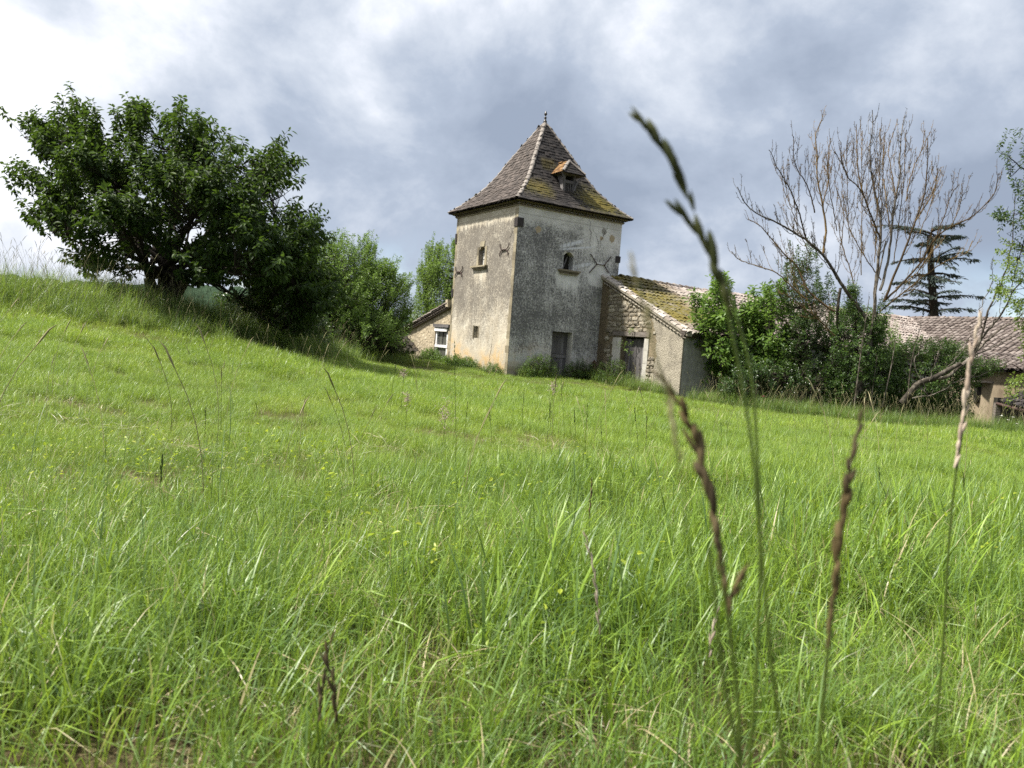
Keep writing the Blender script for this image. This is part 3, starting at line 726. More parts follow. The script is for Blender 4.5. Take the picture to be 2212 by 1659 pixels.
# iron wall anchors
def anchor(axis, c, pts):
    A_ = MB()
    for pl in pts:
        P = polyl([((x, -.04, zz) if axis == 'v' else (-.04, x, zz)) for x, zz in pl], 9); A_.tube(P, .019, 6)
    A_.build('wall_anchor', m_iron, TW)
anchor('v', 0, [[(3.41, 3.70), (3.76, 3.35)], [(4.45, 3.73), (4.14, 3.35)], [(3.42, 2.97), (3.76, 3.33)], [(4.38, 3.06), (4.14, 3.33)], [(3.74, 3.34), (4.16, 3.34)]])
for (c, z_, s_) in ((.78, 3.48, 1.0), (4.38, 2.79, .98)):
    for sg in (1,):
        anchor('u', 0, [[(c + .33 * s_, z_ + .24 * s_), (c + .31 * s_, z_ + .10), (c + .18, z_ + .02), (c - .18, z_ + .02), (c - .31 * s_, z_ + .10), (c - .33 * s_, z_ + .24 * s_)],
                        [(c + .30 * s_, z_ - .24 * s_), (c + .29 * s_, z_ - .10), (c + .18, z_ - .02), (c - .18, z_ - .02), (c - .29 * s_, z_ - .10), (c - .30 * s_, z_ - .23 * s_)]])

# cracks: thin dark ribbons a couple of millimetres proud
def crack(pts, wd, axis='v'):
    P = polyl(pts, 26); P = P + rng.normal(0, .016, P.shape); V = []; n_ = len(P)
    ww = wd * (.35 + .65 * np.sin(np.linspace(.15, math.pi - .1, n_))) * rng.uniform(.6, 1.3, n_)
    for q in range(n_):
        for s_ in (-1, 1): V.append((P[q, 0] + s_ * ww[q], -.003, P[q, 1]) if axis == 'v' else (-.003, P[q, 0] + s_ * ww[q], P[q, 1]))
    mk('crack', V, np.array([(2 * q, 2 * q + 1, 2 * q + 3, 2 * q + 2) for q in range(n_ - 1)]), m_black, TW)
crack([(3.26, 5.05), (3.30, 4.9), (3.29, 4.75), (3.38, 4.5), (3.36, 4.1), (3.42, 3.95)], .010)
crack([(4.2, 4.98), (4.17, 4.8), (4.06, 4.65), (4.02, 4.5), (3.9, 4.3), (3.86, 3.95)], .009)
crack([(3.42, 4.7), (3.6, 4.5), (3.74, 4.25), (3.84, 3.8)], .007)
crack([(1.25, .1), (1.28, -.3), (1.36, -.7), (1.38, -1.1)], .014, 'u')
crack([(.30, 4.2), (.36, 4.02), (.55, 3.9)], .010, 'u')

# ------------------------------------------------------------------ the barn
BU = 4.18
BZ = -1.5
BN = empty('barn', uvw(BU, -4.74, BZ), 'low stone barn with a mossy canal tile roof joined to the tower', 'barn', rotz=YAW, off=(BU, -4.74, BZ))
RS = .43                                            # roof slope
def zrf(v): return 2.93 + RS * v
nv_ = 26; vs = np.linspace(-4.74, 0, nv_)
DV0, DV1, DZT = -2.72, -1.42, .56
V = []; F = []
def gq(*q):
    k = len(V); V.extend(q); F.append((k, k + 1, k + 2, k + 3))
cuts = sorted(set(list(np.round(np.linspace(-4.74, 0, 20), 3)) + [DV0, DV1]))
for a_, b_ in zip(cuts[:-1], cuts[1:]):
    zl = DZT if DV0 - .001 <= a_ and b_ <= DV1 + .001 else BZ - .4
    gq((BU, b_, zl), (BU, a_, zl), (BU, a_, zrf(a_) - .12), (BU, b_, zrf(b_) - .12))
for q in (DV0, DV1): gq((BU, q, BZ - .4), (BU + .4, q, BZ - .4), (BU + .4, q, DZT), (BU, q, DZT))
gq((BU, DV0, DZT), (BU + .4, DV0, DZT), (BU + .4, DV1, DZT), (BU, DV1, DZT))
GW = mk('wall', V, np.array(F), m_mortar, BN, label='gable wall of rubble stone')
V, F = wall_holes('v', BU, 33, BZ - .8, .80, -4.74, -1, []); mk('wall', V, F, m_cement, BN, label='grey cement side wall')
# individual stones of the gable
sm = []
for k in range(9):
    V, F3, F4 = stone_mesh(m_stone, 40 + k); sm.append(mesh('stone', V, [F3, F4], m_stone, tint=np.full(len(V), k / 9)))
def put_stone(parent, u, v, z, du, dv, dz):
    o = bpy.data.objects.new('stone', random.choice(sm)); COL.objects.link(o); o.parent = parent
    o.location = np.array([u, v, z]) - OFF[parent.name]; o.scale = (du, dv, dz); o.rotation_euler = (rng.normal(0, .10), rng.normal(0, .06), random.choice((0, math.pi)))
z = .76
while z < 2.9:
    h_ = random.choice((.075, .10, .12, .15)) + random.uniform(0, .02); v = -.40 - random.uniform(0, .12)
    while True:
        w_ = random.uniform(.12, .36) if z < 2.2 else random.uniform(.12, .26)
        vm = max(-3.02 + .2 * math.sin(z * 5), (z + h_ + .16 - 2.93) / RS)
        if v - w_ < vm: break
        put_stone(GW, BU + .035 + rng.uniform(-.012, .015), v - w_ / 2, z + h_ / 2 + rng.normal(0, .018), .15, w_ * rng.uniform(.9, 1.04), h_ * rng.uniform(.82, 1.12)); v -= w_ + .012
    z += h_ + .010
z = BZ
while z < .7:                                       # rougher rubble beside the door
    h_ = random.uniform(.10, .17)
    for (va, vb, pr_) in ((-.45, -.92, .55), (-2.98, -3.36, .95)):
        v = va
        while v > vb + .08:
            w_ = random.uniform(.12, .24)
            if random.random() < pr_ and not (va < -2 and -.15 < z < .55): put_stone(GW, BU + .01 + rng.uniform(-.03, .03), v - w_ / 2, z + h_ / 2, .16, w_, h_)
            v -= w_ + .015
    z += h_ + .012
# roughcast slab on the right half of the gable, with a broken edge
zz = np.linspace(BZ - .3, 1.72, 34); ed = -3.36 + .07 * np.sin(zz * 6) + rng.normal(0, .025, 34); ed = np.where(zz > .6, -3.36 + (zz - .6) * .42 + rng.normal(0, .03, 34), ed); ed = np.where((zz > -.1) & (zz < .45), ed - .10, ed)
rt = np.maximum(np.full(34, -4.755), np.minimum((zz + .13 - 2.93) / RS, -3.0)); rt = np.where(zz < .76, -4.755, rt); ed = np.maximum(ed, rt + .01)
V = []
for q in range(34):
    for (u_, v_) in ((BU - .05, ed[q]), (BU - .05, rt[q]), (BU + .01, ed[q]), (BU + .01, rt[q])): V.append((u_, v_, zz[q]))
F = []
for q in range(33):
    k = 4 * q; F += [(k, k + 1, k + 5, k + 4), (k, k + 4, k + 6, k + 2), (k + 1, k + 3, k + 7, k + 5)]
mk('roughcast', V, np.array(F), m_rough, BN)
crack_off = None
V = boxv(BU - .03, BU + .02, -.40, .01, BZ - .2, 2.72); V[:, 1] = np.where(V[:, 1] < -.1, V[:, 1] + rng.normal(0, .04, 8), V[:, 1]); mk('roughcast', V, QB, m_mortar, BN, label='bare brown strip of render against the tower')
# door of the barn
BD = MB().box(BU + .24, BU + .26, DV0, DV1, BZ, .55, t=0).build('door', m_black, BN)
for q in range(8):
    v = DV0 + .01 + q * .162; MB().box(BU + .19 + rng.uniform(0, .012), BU + .235, v, v + .152, BZ, .50 - rng.uniform(0, .05), jit=.003).build('plank', m_wood, BD)
MB().box(BU + .17, BU + .195, DV0 + .62, DV0 + .66, BZ, .5, jit=.004).build('plank', m_wood, BD)
LB = boxv(BU - .06, BU + .35, -3.0, -.90, .57, .72); LB[:, 2] += np.where(LB[:, 1] < -2, .02, .03) + rng.normal(0, .012, 8)
V = LB; MB().add(V, QB, .4).build('lintel', m_beam, BN)
for (va, vb) in ((-1.40, -.92), (-2.98, -2.74)):
    z = BZ
    for h_ in (.62, .48, .5, .43):
        if va > -2: 
            MB().box(BU - .03, BU + .3, va + .005, (va + vb) / 2 - .004, z, z + h_ - .01, jit=.004).build('jamb_stone', m_jamb, BN); MB().box(BU - .035, BU + .3, (va + vb) / 2 + .004, vb, z, z + h_ - .01, jit=.006).build('jamb_stone', m_jamb, BN)
        else: MB().box(BU - .035, BU + .3, va, vb, z, z + h_ - .01, jit=.004).build('jamb_stone', m_jamb, BN)
        z += h_
# roof
RO = np.array([BU - .16, -5.02, zrf(-5.02) - .02])
canal_roof(BN, m_canal, RO, (1, 0, .0), (0, 1, RS), 128, 16, .225, .342, 280, lambda c_, r_: c_ * .9 + rng.random(len(c_)) * .1, .05, lambda P: (P[:, 1] > -.02) & (P[:, 0] < TS + .05), verge=m_verge)
row_tiles('ridge_tile', BN, m_canal, (TS + .12, .02, 3.0), (13, .02, 2.86), 22, .30, sag=.03); row_tiles('ridge_tile', BN, m_canal, (13, .02, 2.86), (32.5, .02, 2.35), 48, .30, single=False, sag=.05)
V, F = wall_holes('v', TS + .05, 33, BZ - .8, 2.7, .3, 1, []); mk('wall', V, F, m_cement, BN)
# scalloped course and mortar under the verge
n_ = 27; vv = np.linspace(-.25, -4.85, n_); O = np.stack([np.full(n_, BU - .12), vv, zrf(vv) - .19], -1); EX = np.tile((0, .17, .17 * RS), (n_, 1)); EY = np.tile((.14, 0, 0), (n_, 1)); EZ = np.tile((0, 0, -.10), (n_, 1))
V, F = frame_many(HT_V, HT_F, O, EX, EY, EZ)
mo = MB(); mo.add(V, F, .5); vv = np.array([.0, -5.0]); V = []
for u_, dz in ((BU - .14, -.005), (BU + .12, -.005), (BU + .1, -.11), (BU - .12, -.11)):
    for v_ in vv: V.append((u_, v_, zrf(v_) + dz))
mo.add(np.array(V), np.array([(0, 1, 3, 2), (2, 3, 5, 4), (4, 5, 7, 6), (6, 7, 1, 0), (0, 2, 4, 6), (1, 7, 5, 3)]), .6)
mo.build('verge_moulding', m_rough, BN, kind='stuff')
ev = MB()
for q in range(5): ev.box(BU - .10 - q * .02, BU + 28.8, -4.80 - q * .045, -4.70, .62 + q * .05, .665 + q * .05, t=q / 5)
ev.build('eaves_courses', m_canal2, BN)

# ------------------------------------------------------------------ lean-to on the warm side
LZ = -1.3
LT = empty('lean_to', uvw(.06, 7.2, LZ), 'small stone lean-to with a tall white framed window left of the tower', 'outbuilding', rotz=YAW, off=(.06, 7.2, LZ))
LV0, LV1 = 4.90, 9.30
def zl(v): return 1.42 + (v - 5.2) * (-.262)
cuts = sorted(set(list(np.round(np.linspace(LV0, LV1, 12), 3)) + [5.16, 6.46])); V = []; F = []
for a_, b_ in zip(cuts[:-1], cuts[1:]):
    if a_ >= 5.155 and b_ <= 6.465: gq((.06, b_, .56), (.06, a_, .56), (.06, a_, zl(a_) - .14), (.06, b_, zl(b_) - .14))
    else: gq((.06, b_, LZ - .3), (.06, a_, LZ - .3), (.06, a_, zl(a_) - .14), (.06, b_, zl(b_) - .14))
for q in (5.16, 6.46): gq((.06, q, LZ), (.36, q, LZ), (.36, q, .56), (.06, q, .56))
gq((.06, LV1, LZ - .3), (4.5, LV1, LZ - .3), (4.5, LV1, zl(LV1) - .14), (.06, LV1, zl(LV1) - .14)); gq((4.5, LV0, LZ), (4.5, LV1, LZ), (4.5, LV1, zl(LV1) - .1), (4.5, LV0, zl(LV0) - .1))
LW = mk('wall', V, np.array(F), m_ltwall, LT)
O = []; S_ = []
for _ in range(900):
    v = rng.uniform(5.0, LV1 - .05); z = rng.uniform(LZ, 1.3)
    if z > zl(v) - .2 or (5.0 < v < 6.6 and z < .68): continue
    if any(abs(v - q[0]) < (S_[i_][0] + .1) * .52 and abs(z - q[1]) < (S_[i_][1] + .07) * .52 for i_, q in enumerate(O)): continue
    O.append((v, z)); S_.append((rng.uniform(.10, .26), rng.uniform(.07, .14)))
st = MB(); stF3 = []
for (v, z), (sv, sz) in zip(O, S_):
    V, F3, F4 = stone_mesh(None, random.randrange(99999), 7, 4); V = V * np.array([.06, sv, sz]) + np.array([.078, v, z]); t_ = random.random(); st.add(V, F4, t_); st.F.setdefault((3, False), []).append(F3 + st.k - len(V))
st.build('rubble', m_ltwall, LW, kind='stuff')
mk('corner_stone', boxv(.03, .3, 9.05, 9.33, -.4, .0), QB, m_ltwall, LT); mk('corner_stone', boxv(.035, .3, 8.95, 9.325, -1.2, -.42), QB, m_ltwall, LT)
WN = MB().box(.30, .32, 5.17, 6.45, LZ, .55, t=.2).build('window', m_black, LT)
MB().box(.17, .18, 5.34, 5.82, -.30, .28, t=.3).build('pane', m_glass, WN); MB().box(.175, .185, 5.83, 6.30, -.30, .28, t=.6).build('pane', m_glass, WN)
MB().box(.17, .18, 5.34, 6.30, LZ, -.42, t=.1).build('pane', m_glass, WN)
for b in ((.02, .16, 5.22, 6.44, .29, .44), (.10, .2, 6.30, 6.43, LZ, .285), (.10, .2, 5.22, 5.34, LZ, .285), (.08, .21, 5.225, 6.44, -.415, -.305)):
    MB().box(*b, jit=.004).build('frame_rail', m_white, WN)
MB().box(.135, .165, 5.815, 5.84, -.30, .285, jit=.002).build('frame_rail', m_wood, WN)
MB().box(-.03, .3, 5.0, 6.52, .455, .585, jit=.008).build('lintel', m_wood, LT)
sl2 = math.hypot(1, .262)
canal_roof(LT, m_canal2, np.array([4.6, 9.72, zl(9.72)]), (-1, 0, 0), (0, -1, .262), 21, 14, .225, .345, 60, lambda c_, r_: -c_ + 0.0, .01)
n_ = 22; vv = np.linspace(5.15, 9.55, n_); O = np.stack([np.full(n_, -.13), vv, zl(vv) - .13], -1); V, F = frame_many(HT_V, HT_F, O, np.tile((0, .19, -.05), (n_, 1)), np.tile((.18, 0, 0), (n_, 1)), np.tile((0, 0, .12), (n_, 1)))
mo = MB(); mo.add(V, F, .5)
for dz, uu in ((-.17, -.06), (-.03, -.16)):
    V = []
    for u_ in (uu, .1):
        for v_ in (5.0, 9.68):
            for e_ in (0, .035): V.append((u_, v_, zl(v_) + dz + e_))
    mo.add(np.array(V), np.array([(0, 2, 3, 1), (4, 5, 7, 6), (0, 1, 5, 4), (2, 6, 7, 3), (1, 3, 7, 5), (0, 4, 6, 2)]), .4)
mo.build('verge_moulding', m_canal2, LT, kind='stuff')
row_tiles('verge_tile', LT, m_canal2, (-.10, 9.74, zl(9.74) + .03), (-.10, 5.05, zl(5.05) + .04), 13, .21)
MB().box(-.16, .2, 4.93, 5.16, 1.36, 1.62, jit=.02).build('stone', m_ltwall, LT)

# ------------------------------------------------------------------ houses on the right
def plane_quad(P, m_, name, parent, th=.1):
    P = np.array(P); N = nrm(np.cross(P[1] - P[0], P[3] - P[0])) * th; V = np.concatenate([P, P - N]); mk(name, V, QB, m_, parent)

m_house = simple('stained beige render', [(.2, (.13, .10, .07)), (.5, (.29, .235, .165)), (.8, (.40, .34, .25))], 2.2, .95, .1, .5, .02, (1, 1, .5), .05)
FB = dep(2212, 690, 37.0)                                       # a point of the far ridge
dR = -tb; dS = -(ta * math.cos(.40) + np.array([0, 0, math.sin(.40)]))    # along the ridge towards us, down the slope
FO = FB + dR * 5.0
FH = empty('farmhouse', (FO[0], FO[1], -2.2), 'long farmhouse with a broad weathered canal tile roof far right', 'house')
SLP = 6.6
canal_roof(FH, m_canal2, FO + dS * SLP, -dR, -dS, 64, 19, .25, .347, 300, lambda c_, r_: c_ + 0.0, .05)
ev_ = FO + dS * SLP - np.array([0, 0, .12]) + ta * .35
P = [ev_ + np.array([0, 0, -4.5]), ev_ - dR * 16 + np.array([0, 0, -4.5]), ev_ - dR * 16, ev_]; plane_quad(P, m_house, 'wall', FH, .3)
row_tiles('ridge_tile', FH, m_canal2, FO + np.array([0, 0, .02]), FO - dR * 16 + np.array([0, 0, .02]), 40, .3)

# low outbuilding in front of it
q1, q2, q3, q4 = dep(2050, 722, 32.5), dep(2300, 812, 27.0), dep(2300, 806, 25.4), dep(2085, 795, 27.6)
OB = empty('outbuilding', (q3[0], q3[1], -2.0), 'low outbuilding with a pale tile roof and stained beige wall behind the ivy', 'outbuilding')
X_ = nrm(q3 - q4); Yv = ((q1 - q4) + (q2 - q3)) / 2; Yv = nrm(Yv - X_ * np.dot(Yv, X_))
canal_roof(OB, m_canal2, q4 - X_ * .6, X_, Yv, 30, 11, .20, .30, 240, lambda c_, r_: r_ + .01 * c_, .03)
in_ = nrm(np.array([Yv[0], Yv[1], 0])) * .35
P = [q4 + in_ + np.array([0, 0, -3]), q3 + X_ * 2 + in_ + np.array([0, 0, -3]), q3 + X_ * 2 + in_ + np.array([0, 0, .02]), q4 + in_ + np.array([0, 0, .02])]
plane_quad(P, m_house, 'wall', OB, .3)
c_ = dep(2132, 826, q4[1] - .1); MB().box(c_[0] - .5, c_[0] + .6, c_[1] - .30, c_[1] + .4, c_[2] - .02, c_[2] + .05, t=.3).build('ledge', m_beam, OB)
MB().box(c_[0] - .35, c_[0] + .35, c_[1] - .03, c_[1] + .4, c_[2] - .75, c_[2] - .03, t=0).build('dark_opening_panel', m_black, OB)  # solid black block painting the dark inside an opening

# dark open shed at the edge
s1, s2, s3 = dep(2152, 868, 22.0), dep(2290, 905, 20.5), dep(2225, 812, 23.6)
SH = empty('shed', (s1[0] + 1, s1[1], -1.9), 'open shed with dark tile roof in shade at right edge', 'shed')
X_ = nrm(s2 - s1); Yv = s3 - s1; Yv = nrm(Yv - X_ * np.dot(Yv, X_))
canal_roof(SH, m_canal3, s1, X_, Yv, 12, 7, .20, .30, 84, None, .02)
MB().box(s1[0] + .62, s1[0] + 2.6, s1[1] + .9, s1[1] + 1.1, -2.0, s1[2] + .10, t=0).build('dark_back_panel', m_black, SH)  # near-black panel; shade under the eave is put into its colour
MB().tube(np.array([s1 + np.array([0, -.03, -.05]), s2 + np.array([0, -.03, -.05])]), .05, 6).build('gutter', m_iron, SH)
MB().box(s1[0] - .02, s1[0] + .12, s1[1] - .05, s1[1] + .08, -2.0, s1[2] - .03).build('post', m_beam, SH)

# collapsed mossy roof under the hedge, left of the lean-to
r1, r2, r3 = dep(815, 762, 31), dep(884, 762, 31.5), dep(812, 706, 34.5)
CR = empty('ruined_roof', (r1[0] + 1, r1[1], -1.3), 'brown mossy old tile roof sunk low under the hedge beside the lean-to', 'roof')
X_ = nrm(r2 - r1); Yv = r3 - r1; Yv = nrm(Yv - X_ * np.dot(Yv, X_)); canal_roof(CR, m_mossroof, r1 - X_ * .4, X_, Yv, 10, 10, .22, .34, 100, None, .03)

# ------------------------------------------------------------------ vegetation materials
def leaf_mat(name, stops, trans=.35, tcol=(.16, .26, .03), rough=.42, spec=.35):
    m_, t = mat(name); tt = t.m('FRACT', t.add(t.attr('tint'), t.mul(t.rnd(), .15)))
    lo = t.noise(t.pos(), .9, 3)
    c = t.ramp(t.m('ADD', t.mul(tt, .75), t.mul(lo, .25), clamp=True), stops)
    b = t.bsdf(c, rough, spec)
    tr = t.n('ShaderNodeBsdfTranslucent'); t.put(tr.inputs[0], t.mix(.5, c, tcol))
    x = t.n('ShaderNodeMixShader'); x.inputs[0].default_value = trans; t.t.links.new(b, x.inputs[1]); t.t.links.new(tr.outputs[0], x.inputs[2]); t.out(x.outputs[0]); return m_


m_cherry = leaf_mat('cherry leaves', [(.0, (.012, .026, .008)), (.5, (.029, .056, .012)), (.85, (.060, .105, .016)), (.97, (.11, .145, .022)), (1, (.15, .10, .03))], .30, (.13, .22, .02), .58, .25)
m_hedge = leaf_mat('hedge leaves', [(.0, (.055, .10, .022)), (.5, (.115, .19, .038)), (.9, (.19, .28, .06)), (1, (.25, .32, .10))], .42, (.20, .32, .05))
m_elm = leaf_mat('fresh green leaves', [(.0, (.06, .11, .025)), (.5, (.115, .19, .04)), (1, (.19, .27, .07))], .42, (.24, .36, .05))
m_fig = leaf_mat('fig leaves', [(.0, (.05, .10, .020)), (.5, (.11, .20, .038)), (1, (.21, .31, .07))], .42, (.22, .34, .05))
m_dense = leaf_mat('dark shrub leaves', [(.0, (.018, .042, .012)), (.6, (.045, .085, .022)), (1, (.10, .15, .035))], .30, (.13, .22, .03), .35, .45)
m_ivy = leaf_mat('ivy leaves', [(.0, (.025, .055, .014)), (.55, (.065, .125, .027)), (1, (.16, .24, .05))], .34, (.18, .28, .04), .4, .4)
m_ash = leaf_mat('ash leaves', [(.0, (.07, .12, .02)), (.5, (.13, .20, .035)), (1, (.23, .28, .06))], .42, (.26, .36, .04))
m_cedar = leaf_mat('cedar needles', [(.0, (.018, .028, .024)), (.6, (.045, .062, .052)), (1, (.085, .11, .09))], .1, (.05, .08, .04), .6, .2)
m_bramble = leaf_mat('bramble leaves', [(.0, (.03, .065, .015)), (.5, (.07, .13, .025)), (1, (.15, .23, .045))], .38, (.2, .32, .04))
m_yellow = leaf_mat('young yellow green leaves', [(.0, (.14, .22, .02)), (.6, (.26, .34, .03)), (1, (.42, .44, .06))], .45, (.40, .50, .04))
m_bark = simple('dark fissured bark', [(.2, (.012, .010, .008)), (.5, (.028, .023, .018)), (.8, (.06, .05, .04))], 10, .95, .1, .9, .02, (1, 1, .4), .2, True)
m_dead = simple('pale lichened dead bark', [(.30, (.018, .015, .012)), (.46, (.05, .042, .032)), (.56, (.14, .122, .10)), (.75, (.25, .23, .20))], 9, .9, .15, .6, .01, (1, 1, .7), .15, True)
m_twig = simple('orange lichened twigs', [(.2, (.030, .022, .014)), (.5, (.105, .070, .034)), (.8, (.23, .155, .060))], 9, .9, .1, .3, .01, None, .4, True)


LEAF = {}


def leaf_geo(P, D, N, L, W, tint, fold=.18, droop=.15, hexa=True):
    D = nrm(D); S = nrm(np.cross(D, N)); N = np.cross(S, D); L = L[:, None]; W = W[:, None]
    if hexa:
        V = np.stack([P, P + D * L * .38 + S * W * .5 + N * W * fold, P + D * L * .72 + S * W * .34 + N * W * fold - N * L * droop * .4, P + D * L - N * L * droop,
                      P + D * L * .72 - S * W * .34 + N * W * fold - N * L * droop * .4, P + D * L * .38 - S * W * .5 + N * W * fold], 1)
        i_ = (np.arange(len(P)) * 6)[:, None]; F = np.concatenate([i_ + np.array([[0, 1, 2, 3]]), i_ + np.array([[0, 3, 4, 5]])]); k = 6
    else:
        V = np.stack([P, P + D * L * .5 + S * W * .5 + N * W * fold, P + D * L - N * L * droop, P + D * L * .5 - S * W * .5 + N * W * fold], 1)
        i_ = (np.arange(len(P)) * 4)[:, None]; F = np.concatenate([i_ + np.array([[0, 1, 2]]), i_ + np.array([[0, 2, 3]])]); k = 4
    return V.reshape(-1, 3), F, np.repeat(tint, k)


def in_poly(x, y, poly):
    poly = np.asarray(poly, float); r = np.zeros(len(x), bool); j_ = len(poly) - 1
    for i_ in range(len(poly)):
        xi, yi = poly[i_]; xj, yj = poly[j_]
        r ^= ((yi > y) != (yj > y)) & (x < (xj - xi) * (y - yi) / (yj - yi + 1e-12) + xi); j_ = i_
    return r


def edge_dist(x, y, poly):
    poly = np.asarray(poly, float); dm = np.full(len(x), 1e9)
    for i_ in range(len(poly)):
        a_, b_ = poly[i_ - 1], poly[i_]; e = b_ - a_; tt = np.clip(((x - a_[0]) * e[0] + (y - a_[1]) * e[1]) / (e @ e + 1e-9), 0, 1)
        dm = np.minimum(dm, np.hypot(x - a_[0] - tt * e[0], y - a_[1] - tt * e[1]))
    return dm


def clustered(poly, depth, thick, n, nc, rad, edge=0.0, inset=0):
    """shoots gathered in bunches with gaps between them"""
    c = crown_points(poly, depth, thick, nc, 0, edge, inset); r = rad * rng.uniform(.6, 1.3, len(c)); q = rng.integers(0, len(c), n)
    return c[q] + rng.normal(0, 1, (n, 3)) * r[q][:, None] * np.array([.9, .9, .75])


def crown_points(poly, depth, thick, n, clump=0.0, edge=0.0, inset=0):
    """points through the volume of a crown whose outline, seen from the meadow, is poly"""
    poly = np.asarray(poly, float); lo, hi = poly.min(0), poly.max(0); X = []; 
    x = rng.uniform(lo[0], hi[0], n * 8); y = rng.uniform(lo[1], hi[1], n * 8)
    k = in_poly(x, y, poly); x, y = x[k], y[k]
    if inset: k = edge_dist(x, y, poly) > inset; x, y = x[k], y[k]
    if clump > 0:
        s_ = 5.5 / (hi - lo).max(); f = patch(x * s_ * 1.2 + depth, y * s_ * 1.2, 1.6, depth); k = rng.random(len(x)) < np.clip(1.15 - clump + (f - .45) * clump * 3, .05, 1); x, y = x[k], y[k]
    x, y = x[:n], y[:n]
    ed = edge_dist(x, y, poly); em = max(ed.max(), 1); th = thick * np.sqrt(np.clip(ed / (em * .75), .02, 1))
    sgn = rng.choice([-1, 1], len(x)); rad = rng.random(len(x)) ** (.5 if edge == 0 else .28)
    dz = sgn * rad * th
    return dep(x, y, depth + dz)


def crown(P, fork, m_, leaf, nl, shoot, up=.5, outw=1.0, jit=.45, droop=.35, wind=(0, 0, 0), hexa=True, parent=None, tl=.35, twig=m_bark, spread=1.0, name='crown', topl=0.0, tr=.006):
    """shoots with leaves all along; returns shoot bases"""
    n = len(P); D = nrm(nrm(P - fork) * outw + np.array([0, 0, up]) + np.asarray(wind) + rng.normal(0, jit, (n, 3)))
    L = shoot * rng.uniform(.6, 1.35, n); k = nl; s_ = np.tile(np.linspace(.12, 1, k), (n, 1)) + rng.normal(0, .03, (n, k))
    C = P[:, None] + D[:, None] * (s_ - .5)[..., None] * L[:, None, None]; C[..., 2] -= .10 * L[:, None] * np.clip(s_, 0, 1) ** 2
    ref = nrm(np.cross(D, rng.normal(0, 1, (n, 3)))); ref2 = np.cross(D, ref); an = (np.arange(k) * 2.4)[None] + rng.uniform(0, 6.3, n)[:, None] + rng.normal(0, .5, (n, k))
    R_ = ref[:, None] * np.cos(an)[..., None] + ref2[:, None] * np.sin(an)[..., None]
    LD = nrm(R_ * spread + D[:, None] * (.25 + .8 * s_[..., None] ** 3) + np.array([0, 0, -droop]) + np.asarray(wind) * .6 + rng.normal(0, .25, (n, k, 3)))
    LN = nrm(D[:, None] * .5 + np.array([0, 0, .9]) + rng.normal(0, .45, (n, k, 3)))
    ll = leaf * rng.uniform(.65, 1.25, (n, k)); B = C + R_ * .02
    tint = np.clip(rng.normal(tl, .2, (n, k)) + .28 * np.clip(s_ - .55, 0, 1) + rng.normal(0, .10, n)[:, None], 0, .999)
    m1 = lambda q: q.reshape(-1, 3)
    V, F, T = leaf_geo(m1(B), m1(LD), m1(LN), ll.ravel(), ll.ravel() * rng.uniform(.42, .58, n * k), tint.ravel(), hexa=hexa)
    mk(name, V, F, m_, parent, tint=T)
    # shoot stems
    a_ = P - D * .55 * L[:, None]; b_ = P + D * .45 * L[:, None]; S = nrm(np.cross(D, np.array([0.3, 1, .2]))); S2 = np.cross(D, S); V = []; r = tr
    an = np.arange(3) * 2.094
    V = np.concatenate([a_[:, None] + (S[:, None] * np.cos(an)[None, :, None] + S2[:, None] * np.sin(an)[None, :, None]) * r, b_[:, None] + (S[:, None] * np.cos(an)[None, :, None] + S2[:, None] * np.sin(an)[None, :, None]) * r * .4], 1)
    i_ = (np.arange(n) * 6)[:, None]; F = np.concatenate([i_ + np.array([[q, (q + 1) % 3, 3 + (q + 1) % 3, 3 + q]]) for q in range(3)])
    return a_, (V.reshape(-1, 3), F)


def limbs(parent, fork, starts, A, nmain, r0, m_, stemgeo, twigname='twigs', sag=.15, rt=.014, rise=.5):
    """main limbs from the trunk to spread-out targets, thinner boughs from them to each shoot"""
    i0 = int(rng.integers(len(A))); ch = [i0]; dd = np.linalg.norm(A - A[i0], axis=1)
    for _ in range(nmain - 1):
        k = int(np.argmax(dd)); ch.append(k); dd = np.minimum(dd, np.linalg.norm(A - A[k], axis=1))
    pts = []; rad = []
    for q in ch:
        s_ = starts[int(rng.integers(len(starts)))]; e = s_ + (A[q] - s_) * .93; mid = s_ + (e - s_) * .45 + np.array([0, 0, rise * np.linalg.norm(e - s_) * .25]) + rng.normal(0, .12, 3)
        P = bez(s_, mid, e, 12) + rng.normal(0, .025, (12, 3)) * np.linspace(0, 1, 12)[:, None]; r = r0 * np.linspace(1, .16, 12) ** 1.1
        b = MB().tube(P, r, 6, .5); b.build('limb', m_, parent); pts.append(P); rad.append(r)
    PP = np.concatenate(pts); RR = np.concatenate(rad); tb_ = MB(); tb_.add(stemgeo[0], stemgeo[1], .4)
    for a_ in A:
        dd = np.linalg.norm(PP - a_, axis=1) + .35 * np.clip(PP[:, 2] - a_[2] + .1, 0, None); k = int(np.argmin(dd)); P = bez(PP[k], (PP[k] + a_) / 2 + np.array([0, 0, -sag * dd[k] * .4]) + rng.normal(0, .04, 3), a_, 5)
        tb_.tube(P, np.linspace(min(RR[k] * .7, rt), .005, 5), 3, .5, cap=False)
    tb_.build(twigname, m_, parent, kind='stuff')


